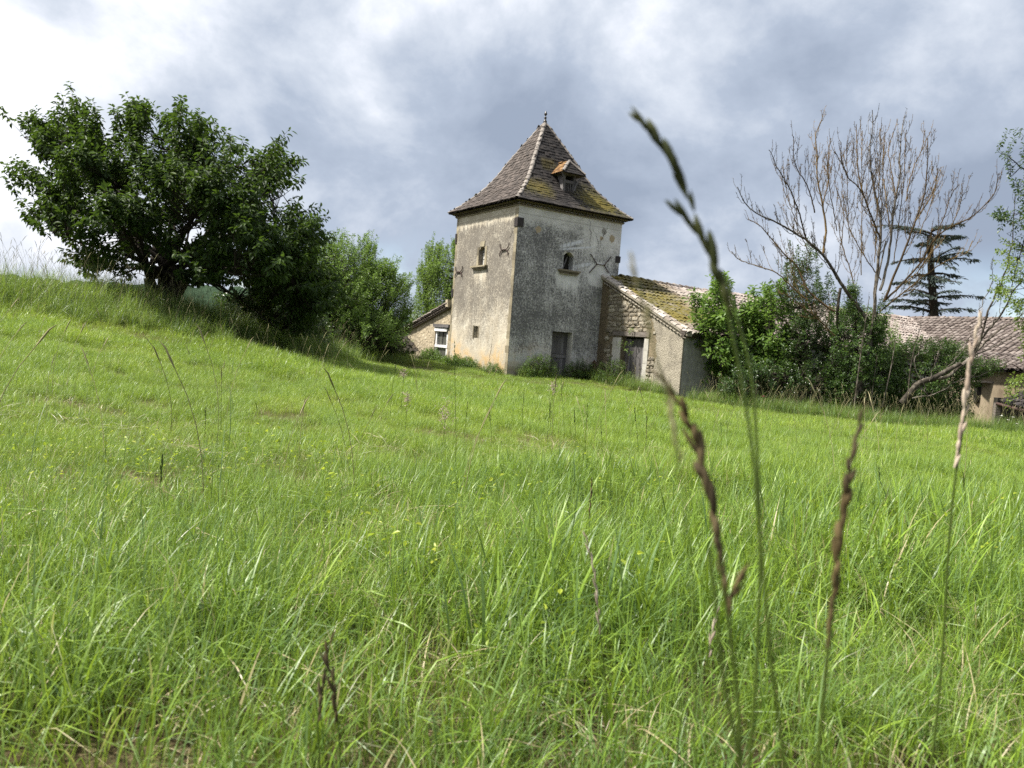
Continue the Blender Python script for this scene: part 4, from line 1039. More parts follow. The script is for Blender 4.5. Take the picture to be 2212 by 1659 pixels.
def bush(name, label, cat, poly, depth, thick, n, m_, leaf, nl, shoot, foot_px, group=None, nmain=6, r0=.05, clump=.22, trunk=True, **kw):
    f = dep(foot_px[0], foot_px[1], depth); g_ = gpt(f[0], f[1]); e = empty(name, g_, label, cat, group)
    P = np.concatenate([clustered(poly, depth, thick, int(n * .7), max(10, n // 12), .22), crown_points(poly, depth, thick, n - int(n * .7), clump)])
    fork = g_ + np.array([0, 0, .3]); cen = P.mean(0); fork_dir = np.array([g_[0] * .5 + cen[0] * .5, g_[1], g_[2] + .1])
    A, sg = crown(P, fork_dir, m_, leaf, nl, shoot, parent=e, **kw)
    st = []
    if trunk:
        for q in range(3):
            s_ = g_ + np.array([rng.normal(0, .12), rng.normal(0, .12), -.1]); t_ = s_ + np.array([rng.normal(0, .2), rng.normal(0, .2), .6]); MB().tube(bez(s_, (s_ + t_) / 2 + rng.normal(0, .05, 3), t_, 6), np.linspace(r0 * 1.5, r0, 6), 7).build('trunk', m_bark, e); st.append(t_)
    limbs(e, fork, st or [fork], A, nmain, r0, m_bark, sg)
    return e


# ------------------------------------------------------------------ cherry tree
def Z6(p): return [((x / 2.44) / 1.1302, (180 + y / 2.44) / 1.1302) for x, y in p]
cher = Z6([(0, 570), (60, 590), (90, 500), (200, 545), (250, 570), (230, 480), (185, 430), (150, 330), (165, 260), (175, 125), (230, 240), (290, 230), (310, 160), (255, 110), (330, 80), (395, 45), (440, 100), (520, 140), (550, 190), (600, 210), (640, 330), (650, 400),
            (720, 360), (735, 250), (790, 150), (810, 70), (850, 110), (890, 110), (930, 180), (990, 180), (1040, 200), (1062, 145), (1100, 200), (1170, 200), (1200, 290), (1280, 255), (1300, 300), (1330, 275), (1350, 340), (1400, 400), (1405, 295), (1470, 300), (1490, 360), (1550, 360), (1560, 430),
            (1615, 325), (1665, 390), (1640, 460), (1690, 480), (1745, 435), (1775, 500), (1770, 590), (1720, 600), (1760, 640), (1700, 720), (1810, 735), (1770, 810), (1890, 820), (1975, 830), (1930, 900), (1960, 970), (2010, 970), (2010, 1040), (1930, 1080), (1980, 1180), (1960, 1300), (1900, 1400),
            (1750, 1400), (1600, 1390), (1400, 1340), (1280, 1330), (1180, 1260), (1090, 1190), (1040, 1110), (960, 1080), (860, 1130), (760, 1210), (660, 1160), (640, 1240), (560, 1230), (480, 1190), (440, 1140), (370, 1150), (360, 1110), (400, 1070), (330, 1040), (360, 1000), (240, 940), (190, 900), (110, 900), (0, 870), (0, 790), (100, 830), (110, 760), (200, 760), (240, 720), (330, 740), (340, 690), (200, 700), (120, 690), (60, 630)])
CD = 18.0
cb = dep(352, 646, CD); cg = gpt(cb[0], cb[1])
CH = empty('cherry_tree', cg, 'large spreading cherry tree with drooping dark leaves on the meadow bank', 'tree')
cP = np.concatenate([clustered(cher, CD, 2.7, 1200, 150, .20, 1, 13), crown_points(cher, CD, 1.6, 330, 0, 0, 10), clustered([(500, 650), (560, 560), (700, 530), (725, 600), (705, 690), (640, 735), (570, 705)], CD + .6, 1.5, 330, 42, .22, 0, 12)])
frk = dep(352, 600, CD)
A, sg = crown(cP, dep(380, 560, CD), m_cherry, .132, 28, .58, up=.60, outw=.9, jit=.32, droop=.75, parent=CH, tl=.36, spread=.9)
st = []
for (px, py, dy, r_) in ((322, 600, -.15, .15), (352, 585, .2, .13), (385, 590, 0, .16), (365, 560, .1, .12), (400, 612, -.2, .10)):
    top = dep(px, py, CD + dy); b_ = cg + np.array([(px - 352) / 91 * .25, dy * .4, -.2]); P = bez(b_, (b_ + top) / 2 + np.array([0, 0, .05]), top, 8)
    MB().tube(P, np.linspace(r_ * 1.35, r_ * .8, 8), 9).build('trunk', m_bark, CH, smooth=True); st.append(top)
limbs(CH, frk, st, A, 30, .075, m_bark, sg, rt=.02)

# ------------------------------------------------------------------ hedge trees between the cherry and the lean-to
hg = 'wind-blown hedge trees behind the meadow'
bush('hedge_tree', 'bright leafy hedge tree partly hidden behind the cherry crown', 'tree', [(600, 620), (640, 560), (690, 525), (715, 535), (735, 512), (772, 535), (765, 560), (805, 590), (800, 640), (800, 720), (740, 745), (650, 720), (600, 680)], 27, 2.0, 900, m_hedge, .085, 30, .75, (690, 745), hg, wind=(.30, 0, .1), droop=.05, up=.6, jit=.3, tl=.5)
bush('hedge_tree', 'wind-bent hedge tree with tallest pointed tips in the hedge', 'tree', [(650, 690), (690, 600), (735, 560), (770, 548), (795, 515), (808, 560), (845, 570), (862, 560), (858, 590), (884, 615), (878, 640), (886, 668), (872, 720), (830, 735), (770, 745), (720, 720), (715, 660)], 28.5, 2.1, 1250, m_hedge, .085, 30, .75, (800, 748), hg, wind=(.35, 0, .1), droop=.05, up=.6, jit=.3, tl=.45)
bush('hedge_shrub', 'dark low shrub filling the shade under the cherry tree', 'shrub', [(480, 650), (560, 660), (640, 655), (700, 680), (700, 738), (640, 738), (560, 712), (500, 690)], 21.5, 1.2, 520, m_dense, .08, 26, .6, (620, 735), tl=.35, droop=.1)
bush('hedge_shrub', 'rounded shrub with horizontal sprays at the foot of the hedge', 'shrub', [(690, 690), (740, 655), (800, 690), (850, 705), (845, 745), (800, 758), (740, 756), (690, 745)], 26.0, 1.2, 420, m_hedge, .08, 26, .6, (770, 758), tl=.3, droop=.05, up=.2)
bush('hedge_shrub', 'small dark shrub squeezed between the hedge and the lean-to', 'shrub', [(795, 768), (805, 725), (830, 708), (858, 725), (874, 768)], 29.0, .8, 170, m_dense, .07, 22, .5, (836, 768), tl=.35, up=.4)
bush('hedge_shrub', 'pale leaved shrub low between the cherry and the hedge', 'shrub', [(590, 700), (600, 668), (625, 660), (645, 690), (650, 725), (620, 735)], 22.5, .6, 110, m_elm, .075, 22, .5, (622, 738), tl=.5, droop=.05, up=.4)
bush('slender_tree', 'fresh green tree with upright shoots behind the lean-to roof', 'tree', [(884, 690), (892, 640), (908, 620), (905, 590), (922, 570), (925, 550), (945, 535), (958, 548), (975, 530), (1010, 525), (1030, 600), (1020, 700), (960, 720), (900, 735)], 38.5, 2.2, 1000, m_elm, .10, 30, 1.05, (960, 760), wind=(0, 0, .5), up=1.1, outw=.5, jit=.22, droop=-.05, tl=.45)

# ------------------------------------------------------------------ shrubs in front of the barn
bush('fig_tree', 'leafy fig tree hiding the right end of the barn eaves', 'tree', [(1492, 690), (1500, 640), (1535, 635), (1540, 600), (1560, 596), (1575, 640), (1610, 655), (1650, 640), (1665, 700), (1660, 790), (1640, 860), (1590, 858), (1560, 820), (1530, 770), (1500, 740), (1520, 715)], 26.6, 1.5, 520, m_fig, .17, 16, .6, (1600, 868), clump=.5, outw=.8, up=.6, droop=.3, tl=.45, tr=.008)
bush('fig_tree', 'fig bush with a topmost tuft against the sky', 'tree', [(1640, 700), (1650, 640), (1655, 615), (1690, 605), (1705, 640), (1720, 700), (1715, 800), (1690, 868), (1640, 862)], 26.2, 1.3, 330, m_fig, .16, 16, .6, (1680, 872), clump=.5, outw=.8, up=.6, droop=.3, tl=.35, tr=.008)
bush('bay_shrub', 'tall dark shrub with small pointed leaves beside the bare tree', 'shrub', [(1680, 600), (1700, 565), (1730, 540), (1765, 545), (1780, 590), (1800, 640), (1810, 720), (1800, 800), (1790, 870), (1720, 872), (1690, 820), (1700, 700)], 25.2, 1.3, 620, m_dense, .085, 26, .6, (1745, 878), clump=.5, up=.7, droop=.0, tl=.45)
bush('bay_shrub', 'low dark leafy shrub spreading along the grass in front of the fig', 'shrub', [(1560, 868), (1570, 815), (1640, 790), (1720, 800), (1800, 790), (1840, 830), (1830, 880), (1700, 884), (1600, 878)], 24.2, .8, 450, m_dense, .085, 24, .5, (1700, 884), up=.5, droop=.1, tl=.3)

bush('elder_shrub', 'mid green shrub behind the bare tree, between the dark shrub and the ivy bank', 'shrub', [(1780, 690), (1810, 655), (1850, 665), (1890, 690), (1925, 700), (1945, 760), (1930, 880), (1790, 880)], 26.5, 1.2, 420, m_fig, .09, 22, .6, (1860, 886), tl=.3)

# ivy-clad bank and stump round the dead tree
def ivy(name, label, poly, depth, thick, n, foot, tl=.4):
    f = dep(foot[0], foot[1], depth); g_ = gpt(f[0], f[1]); e = empty(name, g_, label, 'ivy'); P = crown_points(poly, depth, thick, n, .4, 1)
    A, sg = crown(P, P.mean(0) - np.array([0, -1.5, 1.0]), m_ivy, .075, 20, .4, up=.35, outw=1.0, jit=.5, droop=.3, parent=e, tl=tl, name='leaves'); limbs(e, g_, [g_ + np.array([0, 0, .1])], A, 7, .035, m_bark, sg)
ivy('ivy_column', 'dark ivy wrapped round the foot of the bare tree', [(1790, 800), (1800, 700), (1830, 660), (1838, 610), (1852, 620), (1860, 690), (1890, 680), (1910, 640), (1925, 660), (1905, 720), (1935, 780), (1930, 885), (1790, 880)], 23.8, .9, 760, (1860, 884))
ivy('ivy_bank', 'broad bank of bright topped ivy smothering a wall left of the outbuilding', [(1915, 790), (1940, 745), (1990, 735), (2050, 738), (2085, 745), (2105, 775), (2150, 778), (2170, 800), (2120, 815), (2095, 850), (2090, 905), (1900, 905), (1900, 830)], 24.6, 1.3, 1150, (2000, 905), .45)

# ------------------------------------------------------------------ bare tree
def twigged(P, r, rmin, b, dens, ln, upw=1.0, nub=True, start=.2, sub=1):
    """one limb: tube, side twigs rising from it, short spurs along everything"""
    b.tube(P, r, 6, .5)
    L = np.linalg.norm(np.diff(P, axis=0), axis=1).sum(); n_ = max(2, int(L * dens)); tt = np.linspace(start, .98, n_) + rng.normal(0, .02, n_)
    T = nrm(np.gradient(P, axis=0)); k = len(P)
    for q in np.clip(tt, 0, .985):
        f_ = q * (k - 1); i_ = int(f_); p = P[i_] + (P[min(i_ + 1, k - 1)] - P[i_]) * (f_ - i_); tg = T[i_]; rr0 = r[i_] if hasattr(r, '__len__') else r
        sd = nrm(np.cross(tg, rng.normal(0, 1, 3))); l_ = ln * rng.uniform(.35, 1.3) * (1.15 - .7 * q)
        e = p + nrm(tg * .8 + sd * .55 + np.array([0, 0, upw * .7])) * l_; m_ = p + nrm(tg * .6 + sd * .9 + np.array([0, 0, .1])) * l_ * .42; Q = bez(p, m_, e + np.array([0, 0, upw * l_ * .2]), 7) + rng.normal(0, .008, (7, 3))
        r1 = max(rmin, min(rr0 * .5, .016)); b.tube(Q, np.linspace(r1, rmin * .75, 7), 3, .6, cap=False)
        if nub: spurs(Q, b, 11 * l_)
        if sub and l_ > .5:
            for _ in range(int(3 * l_)):
                j_ = int(rng.integers(2, 6)); s2 = nrm(np.cross(T[i_], rng.normal(0, 1, 3))); d2 = nrm(nrm(Q[j_] - Q[j_ - 1]) + s2 * .6 + np.array([0, 0, .4])); Q2 = Q[j_] + d2 * np.linspace(0, l_ * rng.uniform(.25, .5), 4)[:, None] + rng.normal(0, .005, (4, 3)); b.tube(Q2, np.linspace(rmin, rmin * .5, 4), 3, .6, cap=False); spurs(Q2, b, 5)
    spurs(P[int(k * .45):], b, 7 * L)


def spurs(Q, b, n_):
    n_ = max(1, int(n_)); V = []
    for _ in range(n_):
        f_ = rng.uniform(.1, .99) * (len(Q) - 1); i_ = int(f_); p = Q[i_] + (Q[i_ + 1] - Q[i_]) * (f_ - i_); tg = nrm(Q[i_ + 1] - Q[i_]); sd = nrm(np.cross(tg, rng.normal(0, 1, 3)))
        e = p + (sd * .8 + tg * .5 + np.array([0, 0, .35])) * rng.uniform(.02, .075); b.tube(np.array([p, e]), [.0062, .0045], 3, .7, cap=False)


def Z4(p): return [((1700 + x / 2.074) / 1.1302, (250 + y / 2.074) / 1.1302) for x, y in p]
BD_ = 23.6
bt = dep(1842, 880, BD_); bg_ = gpt(bt[0], bt[1])
BT = empty('bare_tree', bg_, 'leafless tree with lichened branches fanning up into the sky', 'tree')
def limb3(pts, d0, d1, n=26):
    q = np.array(Z4(pts)); dd = np.linspace(d0, d1, len(q)); return polyl(dep(q[:, 0], q[:, 1], dd), n)
MB().tube(limb3([(820, 1500), (840, 1350), (880, 1200), (895, 1110)], BD_, BD_, 10), np.linspace(.13, .10, 10), 9).build('trunk', m_dead, BT, smooth=True)
MB().tube(limb3([(760, 1500), (745, 1350), (720, 1200), (720, 1000), (730, 940)], BD_ + .6, BD_ + .4, 10), np.linspace(.07, .045, 10), 7).build('trunk', m_dead, BT, smooth=True)
MB().tube(limb3([(810, 1500), (850, 1300), (890, 1130), (905, 980), (960, 700)], BD_ - .5, BD_ - .3, 14), np.linspace(.035, .02, 14), 6).build('trunk', m_dead, BT, smooth=True)
LIMBS = [([(890, 1130), (820, 1040), (760, 960), (700, 860), (640, 770), (560, 700), (480, 650), (390, 600), (300, 560), (240, 500), (210, 430)], -.8, .070),
         ([(700, 1060), (640, 1020), (560, 940), (520, 850), (430, 750), (380, 690), (300, 610), (262, 590)], .5, .045),
         ([(640, 770), (655, 640), (640, 520), (615, 400), (612, 260), (608, 150), (640, 80)], .3, .040),
         ([(560, 700), (520, 560), (470, 430), (410, 330), (370, 240)], -.9, .028),
         ([(600, 560), (560, 420), (500, 310), (492, 170)], -.2, .024), ([(640, 520), (670, 380), (668, 260), (680, 180)], .9, .022),
         ([(905, 1090), (905, 950), (920, 820), (932, 690), (935, 600), (900, 440), (882, 330), (880, 220), (895, 110), (890, 40)], .2, .060),
         ([(932, 690), (880, 560), (830, 440), (770, 380), (735, 310), (700, 250)], -.7, .032), ([(850, 480), (820, 360), (812, 230), (812, 110)], .5, .024), ([(770, 380), (735, 290), (732, 200)], -.4, .016),
         ([(930, 950), (965, 830), (990, 650), (1005, 500), (1030, 380), (1030, 260), (1040, 160), (1055, 65)], .8, .048),
         ([(985, 680), (960, 480), (945, 350), (950, 220)], 1.2, .024), ([(1010, 480), (985, 330), (975, 230), (1000, 150)], 1.4, .020),
         ([(950, 1010), (1000, 880), (1060, 740), (1110, 600), (1150, 480), (1170, 330), (1170, 180)], -.5, .045), ([(1110, 600), (1180, 490), (1215, 400), (1220, 320)], -.9, .024), ([(1060, 500), (1100, 330), (1140, 240), (1160, 140)], .2, .020),
         ([(960, 1000), (1060, 900), (1150, 790), (1210, 690), (1290, 630), (1380, 590), (1450, 530), (1505, 470), (1530, 360)], -1.2, .042), ([(1290, 630), (1330, 540), (1350, 440)], -1.4, .016), ([(1210, 690), (1260, 560), (1310, 440), (1328, 420)], -.8, .02),
         ([(930, 1060), (1050, 960), (1180, 860), (1290, 790), (1370, 760), (1400, 700)], .7, .030), ([(560, 1000), (480, 930), (400, 860), (330, 835), (250, 810), (200, 785), (180, 755)], -1.0, .024), ([(820, 1050), (780, 850), (740, 720), (745, 560), (705, 420)], 1.2, .022),
         ([(1010, 940), (1110, 870), (1180, 770), (1230, 720)], 1.3, .022), ([(700, 1180), (610, 1090), (500, 1010), (440, 960)], -.6, .026), ([(935, 900), (840, 760), (780, 650), (750, 500)], 1.0, .022)]
for _ in range(8):                                   # thin upright wands filling the fan
    x0 = rng.uniform(560, 1130); y0 = rng.uniform(560, 900); x1 = 890 + (x0 - 870) * rng.uniform(1.25, 1.6); top = 70 + abs(x1 - 870) ** 1.6 / 75 + rng.uniform(0, 130)
    if top < y0 - 120: LIMBS.append(([(x0, y0), (x0 + (x1 - x0) * .45, y0 + (top - y0) * .33), (x0 + (x1 - x0) * .85, y0 + (top - y0) * .7), (x1, top)], rng.normal(0, .9), rng.uniform(.012, .018)))
for pts, dd, r_ in LIMBS:
    r_ = r_ * .88
    P = limb3(pts, BD_ + (0 if r_ > .03 else dd * .5), BD_ + dd); P += rng.normal(0, .008, P.shape); b = MB()
    L = np.linalg.norm(np.diff(P, axis=0), axis=1).sum()
    twigged(P, np.linspace(r_, .010, 26), .0072, b, 5.6, .85, start=.30 if r_ > .03 else .12)
    b.build('limb', m_dead if r_ > .04 else m_twig, BT)

# leaning dead tree at the right, its grey stem lying low
LDD = 23.0
lb = dep(1930, 880, LDD); LB_ = empty('leaning_dead_tree', gpt(lb[0], lb[1]), 'dead tree lying low with a grey forked stem rising to the right', 'tree')
for pts, d0, d1, r0, r1, mm in (([(1040, 1520), (1075, 1480), (1130, 1420), (1190, 1400), (1265, 1360), (1340, 1320)], LDD, 22.4, .095, .06, m_dead), ([(1190, 1400), (1270, 1390), (1330, 1340), (1400, 1280), (1440, 1200)], LDD - .2, 22.4, .055, .045, m_dead)):
    P = limb3(pts, d0, d1, 14); MB().tube(P, np.linspace(r0, r1, 14), 8).build('trunk', mm, LB_, smooth=True)
for pts, d1, r_ in (([(1380, 1290), (1430, 1210), (1460, 1110), (1500, 1000), (1560, 880), (1600, 740), (1610, 560), (1618, 460)], 22.2, .045), ([(1440, 1200), (1520, 1100), (1590, 990), (1650, 890), (1720, 800)], 21.6, .045), ([(1400, 1280), (1500, 1180), (1600, 1110), (1700, 1040)], 22.8, .05), ([(1340, 1330), (1440, 1270), (1560, 1210), (1700, 1150)], 22.9, .035), ([(1450, 1150), (1440, 1050), (1500, 900), (1495, 790)], 22.0, .02),
                    ([(1090, 1500), (1200, 1480), (1330, 1410), (1440, 1380), (1540, 1330)], 22.6, .022), ([(1180, 1410), (1210, 1320), (1230, 1250)], 22.8, .015), ([(1230, 1390), (1330, 1280), (1400, 1150)], 22.7, .016), ([(1170, 1480), (1110, 1300), (1140, 1230), (1210, 1200)], 22.6, .016)):
    P = limb3(pts, 22.5, d1, 18); b = MB(); P += rng.normal(0, .018, P.shape); twigged(P, np.linspace(r_ * .8, .007, 18), .0055, b, 3.0, .42, start=.2); b.build('limb', m_dead if r_ > .03 or r_ < .023 else m_twig, LB_)
# loose grey poles standing in the ivy
for k, (x0, y0, x1, y1, d_) in enumerate(((1845, 880, 1878, 640, 22.6), (1905, 880, 1935, 735, 23.0), (1960, 870, 1990, 700, 23.2), (1880, 880, 1895, 770, 22.9))):
    P = polyl([dep(x0, y0, d_), (dep(x0, y0, d_) + dep(x1, y1, d_)) / 2 + rng.normal(0, .05, 3), dep(x1, y1, d_)], 10); b = MB(); twigged(P, np.linspace(.022, .008, 10), .004, b, 1.5, .35, start=.3, sub=0)
    o = b.build('dead_sapling', m_dead, None, loc=P[0]); tag(o, ('thin grey dead sapling rising left of the ivy column', 'dead sapling standing right of the ivy column', 'dead sapling leaning in front of the ivy bank', 'short dead stick at the foot of the ivy column')[k], 'sapling', 'dead saplings by the bare tree')

# ------------------------------------------------------------------ cedar far behind
cdD = 60.0; cbse = dep(2018, 690, cdD); cg_ = gpt(cbse[0], cbse[1]); CE = empty('cedar', cg_, 'dark cedar with flat spreading tiers behind the farmhouse roof', 'tree')
P = polyl([np.array([cbse[0], cdD, cg_[2]]), dep(2018, 690, cdD), dep(2012, 600, cdD), dep(2008, 510, cdD)], 14); MB().tube(P, np.linspace(.48, .20, 14), 9).build('trunk', m_bark, CE)
TIERS = [(496, (1900, 2075), 0), (508, (1950, 2085), 0), (520, (1985, 2050), 0), (556, (1922, 2060), 0), (562, (1970, 2095), 0), (590, (1962, 2072), 0), (610, (1935, 2050), 0), (638, (1960, 2125), 0), (650, (1910, 2040), 0), (672, (1925, 2030), 0)]
for (py, (xa, xb), n_) in TIERS:
    b = MB(); LP, LDr, LL = [], [], []
    for xe in (xa, xb, None, None):
        s_ = dep(2012, py + rng.uniform(0, 10), cdD)
        if xe is None: e = s_ + np.array([rng.normal(0, 1.0), rng.choice([-1, 1]) * rng.uniform(1.0, 3.0), rng.normal(0, .5)])
        else: e = dep(xe + rng.normal(0, 8), py + rng.uniform(-12, 16), cdD + rng.normal(0, 1.0))
        Q = bez(s_, (s_ + e) / 2 + np.array([0, 0, .35]), e, 9); b.tube(Q, np.linspace(.11, .02, 9), 4, .4)
        L = np.linalg.norm(e - s_)
        clm = rng.uniform(0, 1, 9)
        for q in range(int(120 * L)):
            t_ = rng.uniform(.18, 1)
            if clm[int(t_ * 8.9)] < .52 and rng.random() < .8: continue
            i_ = min(int(t_ * 8), 7); p = Q[i_] + (Q[i_ + 1] - Q[i_]) * (t_ * 8 - i_); sd = nrm(np.cross(nrm(e - s_), [0, 0, 1])); off = rng.normal(0, .42) * (1.25 - t_ * .8)
            LP.append(p + sd * off + np.array([0, 0, rng.normal(.02, .05) - abs(off) * .18])); LDr.append(nrm(nrm(e - s_) * .8 + sd * np.sign(off) * rng.uniform(.2, 1.2) + np.array([0, 0, rng.normal(-.45, .3)]))); LL.append(rng.uniform(.16, .38))
    b.build('branch', m_bark, CE); LP, LDr, LL = map(np.array, (LP, LDr, LL))
    V, F, T = leaf_geo(LP, LDr, np.tile((0, .2, 1.), (len(LP), 1)) + rng.normal(0, .5, (len(LP), 3)), LL, LL * .28, rng.uniform(.1, .95, len(LP)), hexa=False); mk('needles', V, F, m_cedar, CE, tint=T)

# ------------------------------------------------------------------ ash tree at the right edge
asD = 21.5; ab = dep(2330, 880, asD); ag_ = gpt(ab[0], ab[1]); AS = empty('ash_tree', ag_, 'ash tree leaning in from the right edge with separate leafy sprays', 'tree')
trunkP = polyl([ag_, dep(2330, 700, asD), dep(2300, 500, asD), dep(2260, 330, asD), dep(2240, 240, asD)], 16); MB().tube(trunkP, np.linspace(.17, .04, 16), 8).build('trunk', m_bark, AS)
aP = []; 
for pl, n_ in (([(2165, 300), (2185, 288), (2300, 280), (2300, 470), (2215, 455), (2200, 420), (2190, 380), (2172, 350)], 70), ([(2148, 462), (2165, 452), (2180, 470), (2172, 485), (2150, 480)], 8), ([(2180, 470), (2215, 450), (2260, 460), (2260, 520), (2200, 515)], 20),
               ([(2155, 545), (2180, 525), (2260, 530), (2260, 620), (2210, 615), (2180, 590)], 40), ([(2150, 590), (2180, 585), (2195, 640), (2170, 650), (2145, 625)], 16), ([(2185, 650), (2270, 640), (2270, 740), (2215, 720), (2190, 690)], 34), ([(2205, 700), (2280, 690), (2280, 780), (2215, 760)], 18), ([(2165, 828), (2190, 805), (2212, 810), (2260, 815), (2200, 850), (2175, 862)], 14)):
    aP.append(crown_points(pl, asD, .9, n_))
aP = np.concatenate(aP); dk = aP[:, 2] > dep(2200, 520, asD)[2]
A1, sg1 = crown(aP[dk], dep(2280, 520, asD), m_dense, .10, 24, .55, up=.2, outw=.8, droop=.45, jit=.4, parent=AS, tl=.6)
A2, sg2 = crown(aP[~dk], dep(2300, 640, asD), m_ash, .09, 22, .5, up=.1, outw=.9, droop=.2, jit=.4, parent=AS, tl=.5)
limbs(AS, ag_, [trunkP[q] for q in range(5, 14)], np.concatenate([A1, A2]), 12, .04, m_bark, (np.concatenate([sg1[0], sg2[0]]), np.concatenate([sg1[1], sg2[1] + len(sg1[0])])))

# ------------------------------------------------------------------ grass
def grass_mat(name, c0, c1, c2, straw, sfrac, trans=.36):
    m_, t = mat(name); p = t.pos(); tt = t.attr('tint'); rn = t.rnd()
    lo = t.noise(p, .22, 3, .55, .4); mid = t.noise(p, 1.4, 3, .6)
    k = t.m('ADD', t.add(t.mul(lo, .55), t.mul(mid, .45)), t.mul(t.sub(rn, .5), .30), clamp=True)
    c = t.ramp(t.m('ADD', t.mul(t.sub(k, .5), 1.35), .5, clamp=True), [(.12, c0), (.5, c1), (.88, c2)])
    c = t.mix(t.mul(t.ss(t.m('FRACT', t.mul(tt, 7.0)), .3, .9), .85), c, t.mix(.6, c, (.12, .19, .12)))
    c = t.mix(t.ss(t.m('FRACT', t.mul(tt, 13.0)), .55, 1.0), c, t.mix(.7, c, (.045, .10, .018)))            # some blades bluish
    dry = t.ss(t.add(tt, t.mul(t.sub(mid, .5), .35)), 1 - sfrac, 1.04 - sfrac)
    c = t.mix(dry, c, straw)
    h = t.attr('hgt'); c = t.mix(t.ss(h, .35, 0.0), c, t.mix(.55, c, (.16, .14, .06)))                # pale sheaths at the foot
    b = t.bsdf(c, .42, .42); tr = t.n('ShaderNodeBsdfTranslucent'); t.put(tr.inputs[0], t.mix(.45, c, (.34, .46, .04)))
    x = t.n('ShaderNodeMixShader'); x.inputs[0].default_value = trans; t.t.links.new(b, x.inputs[1]); t.t.links.new(tr.outputs[0], x.inputs[2]); t.out(x.outputs[0]); return m_


STRAW = (.36, .31, .17)
m_grass = grass_mat('meadow grass', (.11, .19, .018), (.225, .335, .026), (.36, .455, .038), STRAW, .045, .36)
m_gnear = grass_mat('near meadow grass', (.09, .165, .020), (.185, .29, .028), (.29, .39, .040), STRAW, .05, .34)
m_tall = grass_mat('tall rank grass', (.085, .150, .024), (.140, .220, .034), (.210, .280, .060), STRAW, .04, .38)
m_thatch = grass_mat('dead straw', (.24, .20, .11), (.32, .27, .16), (.42, .37, .23), STRAW, .3, .2)
m_seed = simple('brown seed heads', [(.15, (.028, .020, .008)), (.5, (.075, .054, .022)), (.85, (.16, .12, .055))], 60, .8, .2, .6, .002, None, .5, True)
m_seedp = simple('pale pinkish seed heads', [(.15, (.20, .15, .115)), (.5, (.36, .29, .23)), (.85, (.50, .43, .34))], 60, .8, .2, .5, .002, None, .5, True)
m_seed2 = simple('straw green seed heads', [(.15, (.12, .12, .05)), (.5, (.22, .20, .10)), (.85, (.34, .30, .19))], 40, .8, .2, .4, .002, None, .5, True)
m_dkseed = leaf_mat('dark olive spikelets', [(0, (.020, .026, .008)), (.6, (.045, .055, .016)), (1, (.085, .09, .03))], .2, (.10, .13, .02), .6, .2)
m_stem = leaf_mat('grass stems', [(0, (.035, .058, .012)), (.6, (.070, .105, .018)), (1, (.13, .17, .03))], .25, (.17, .25, .03))


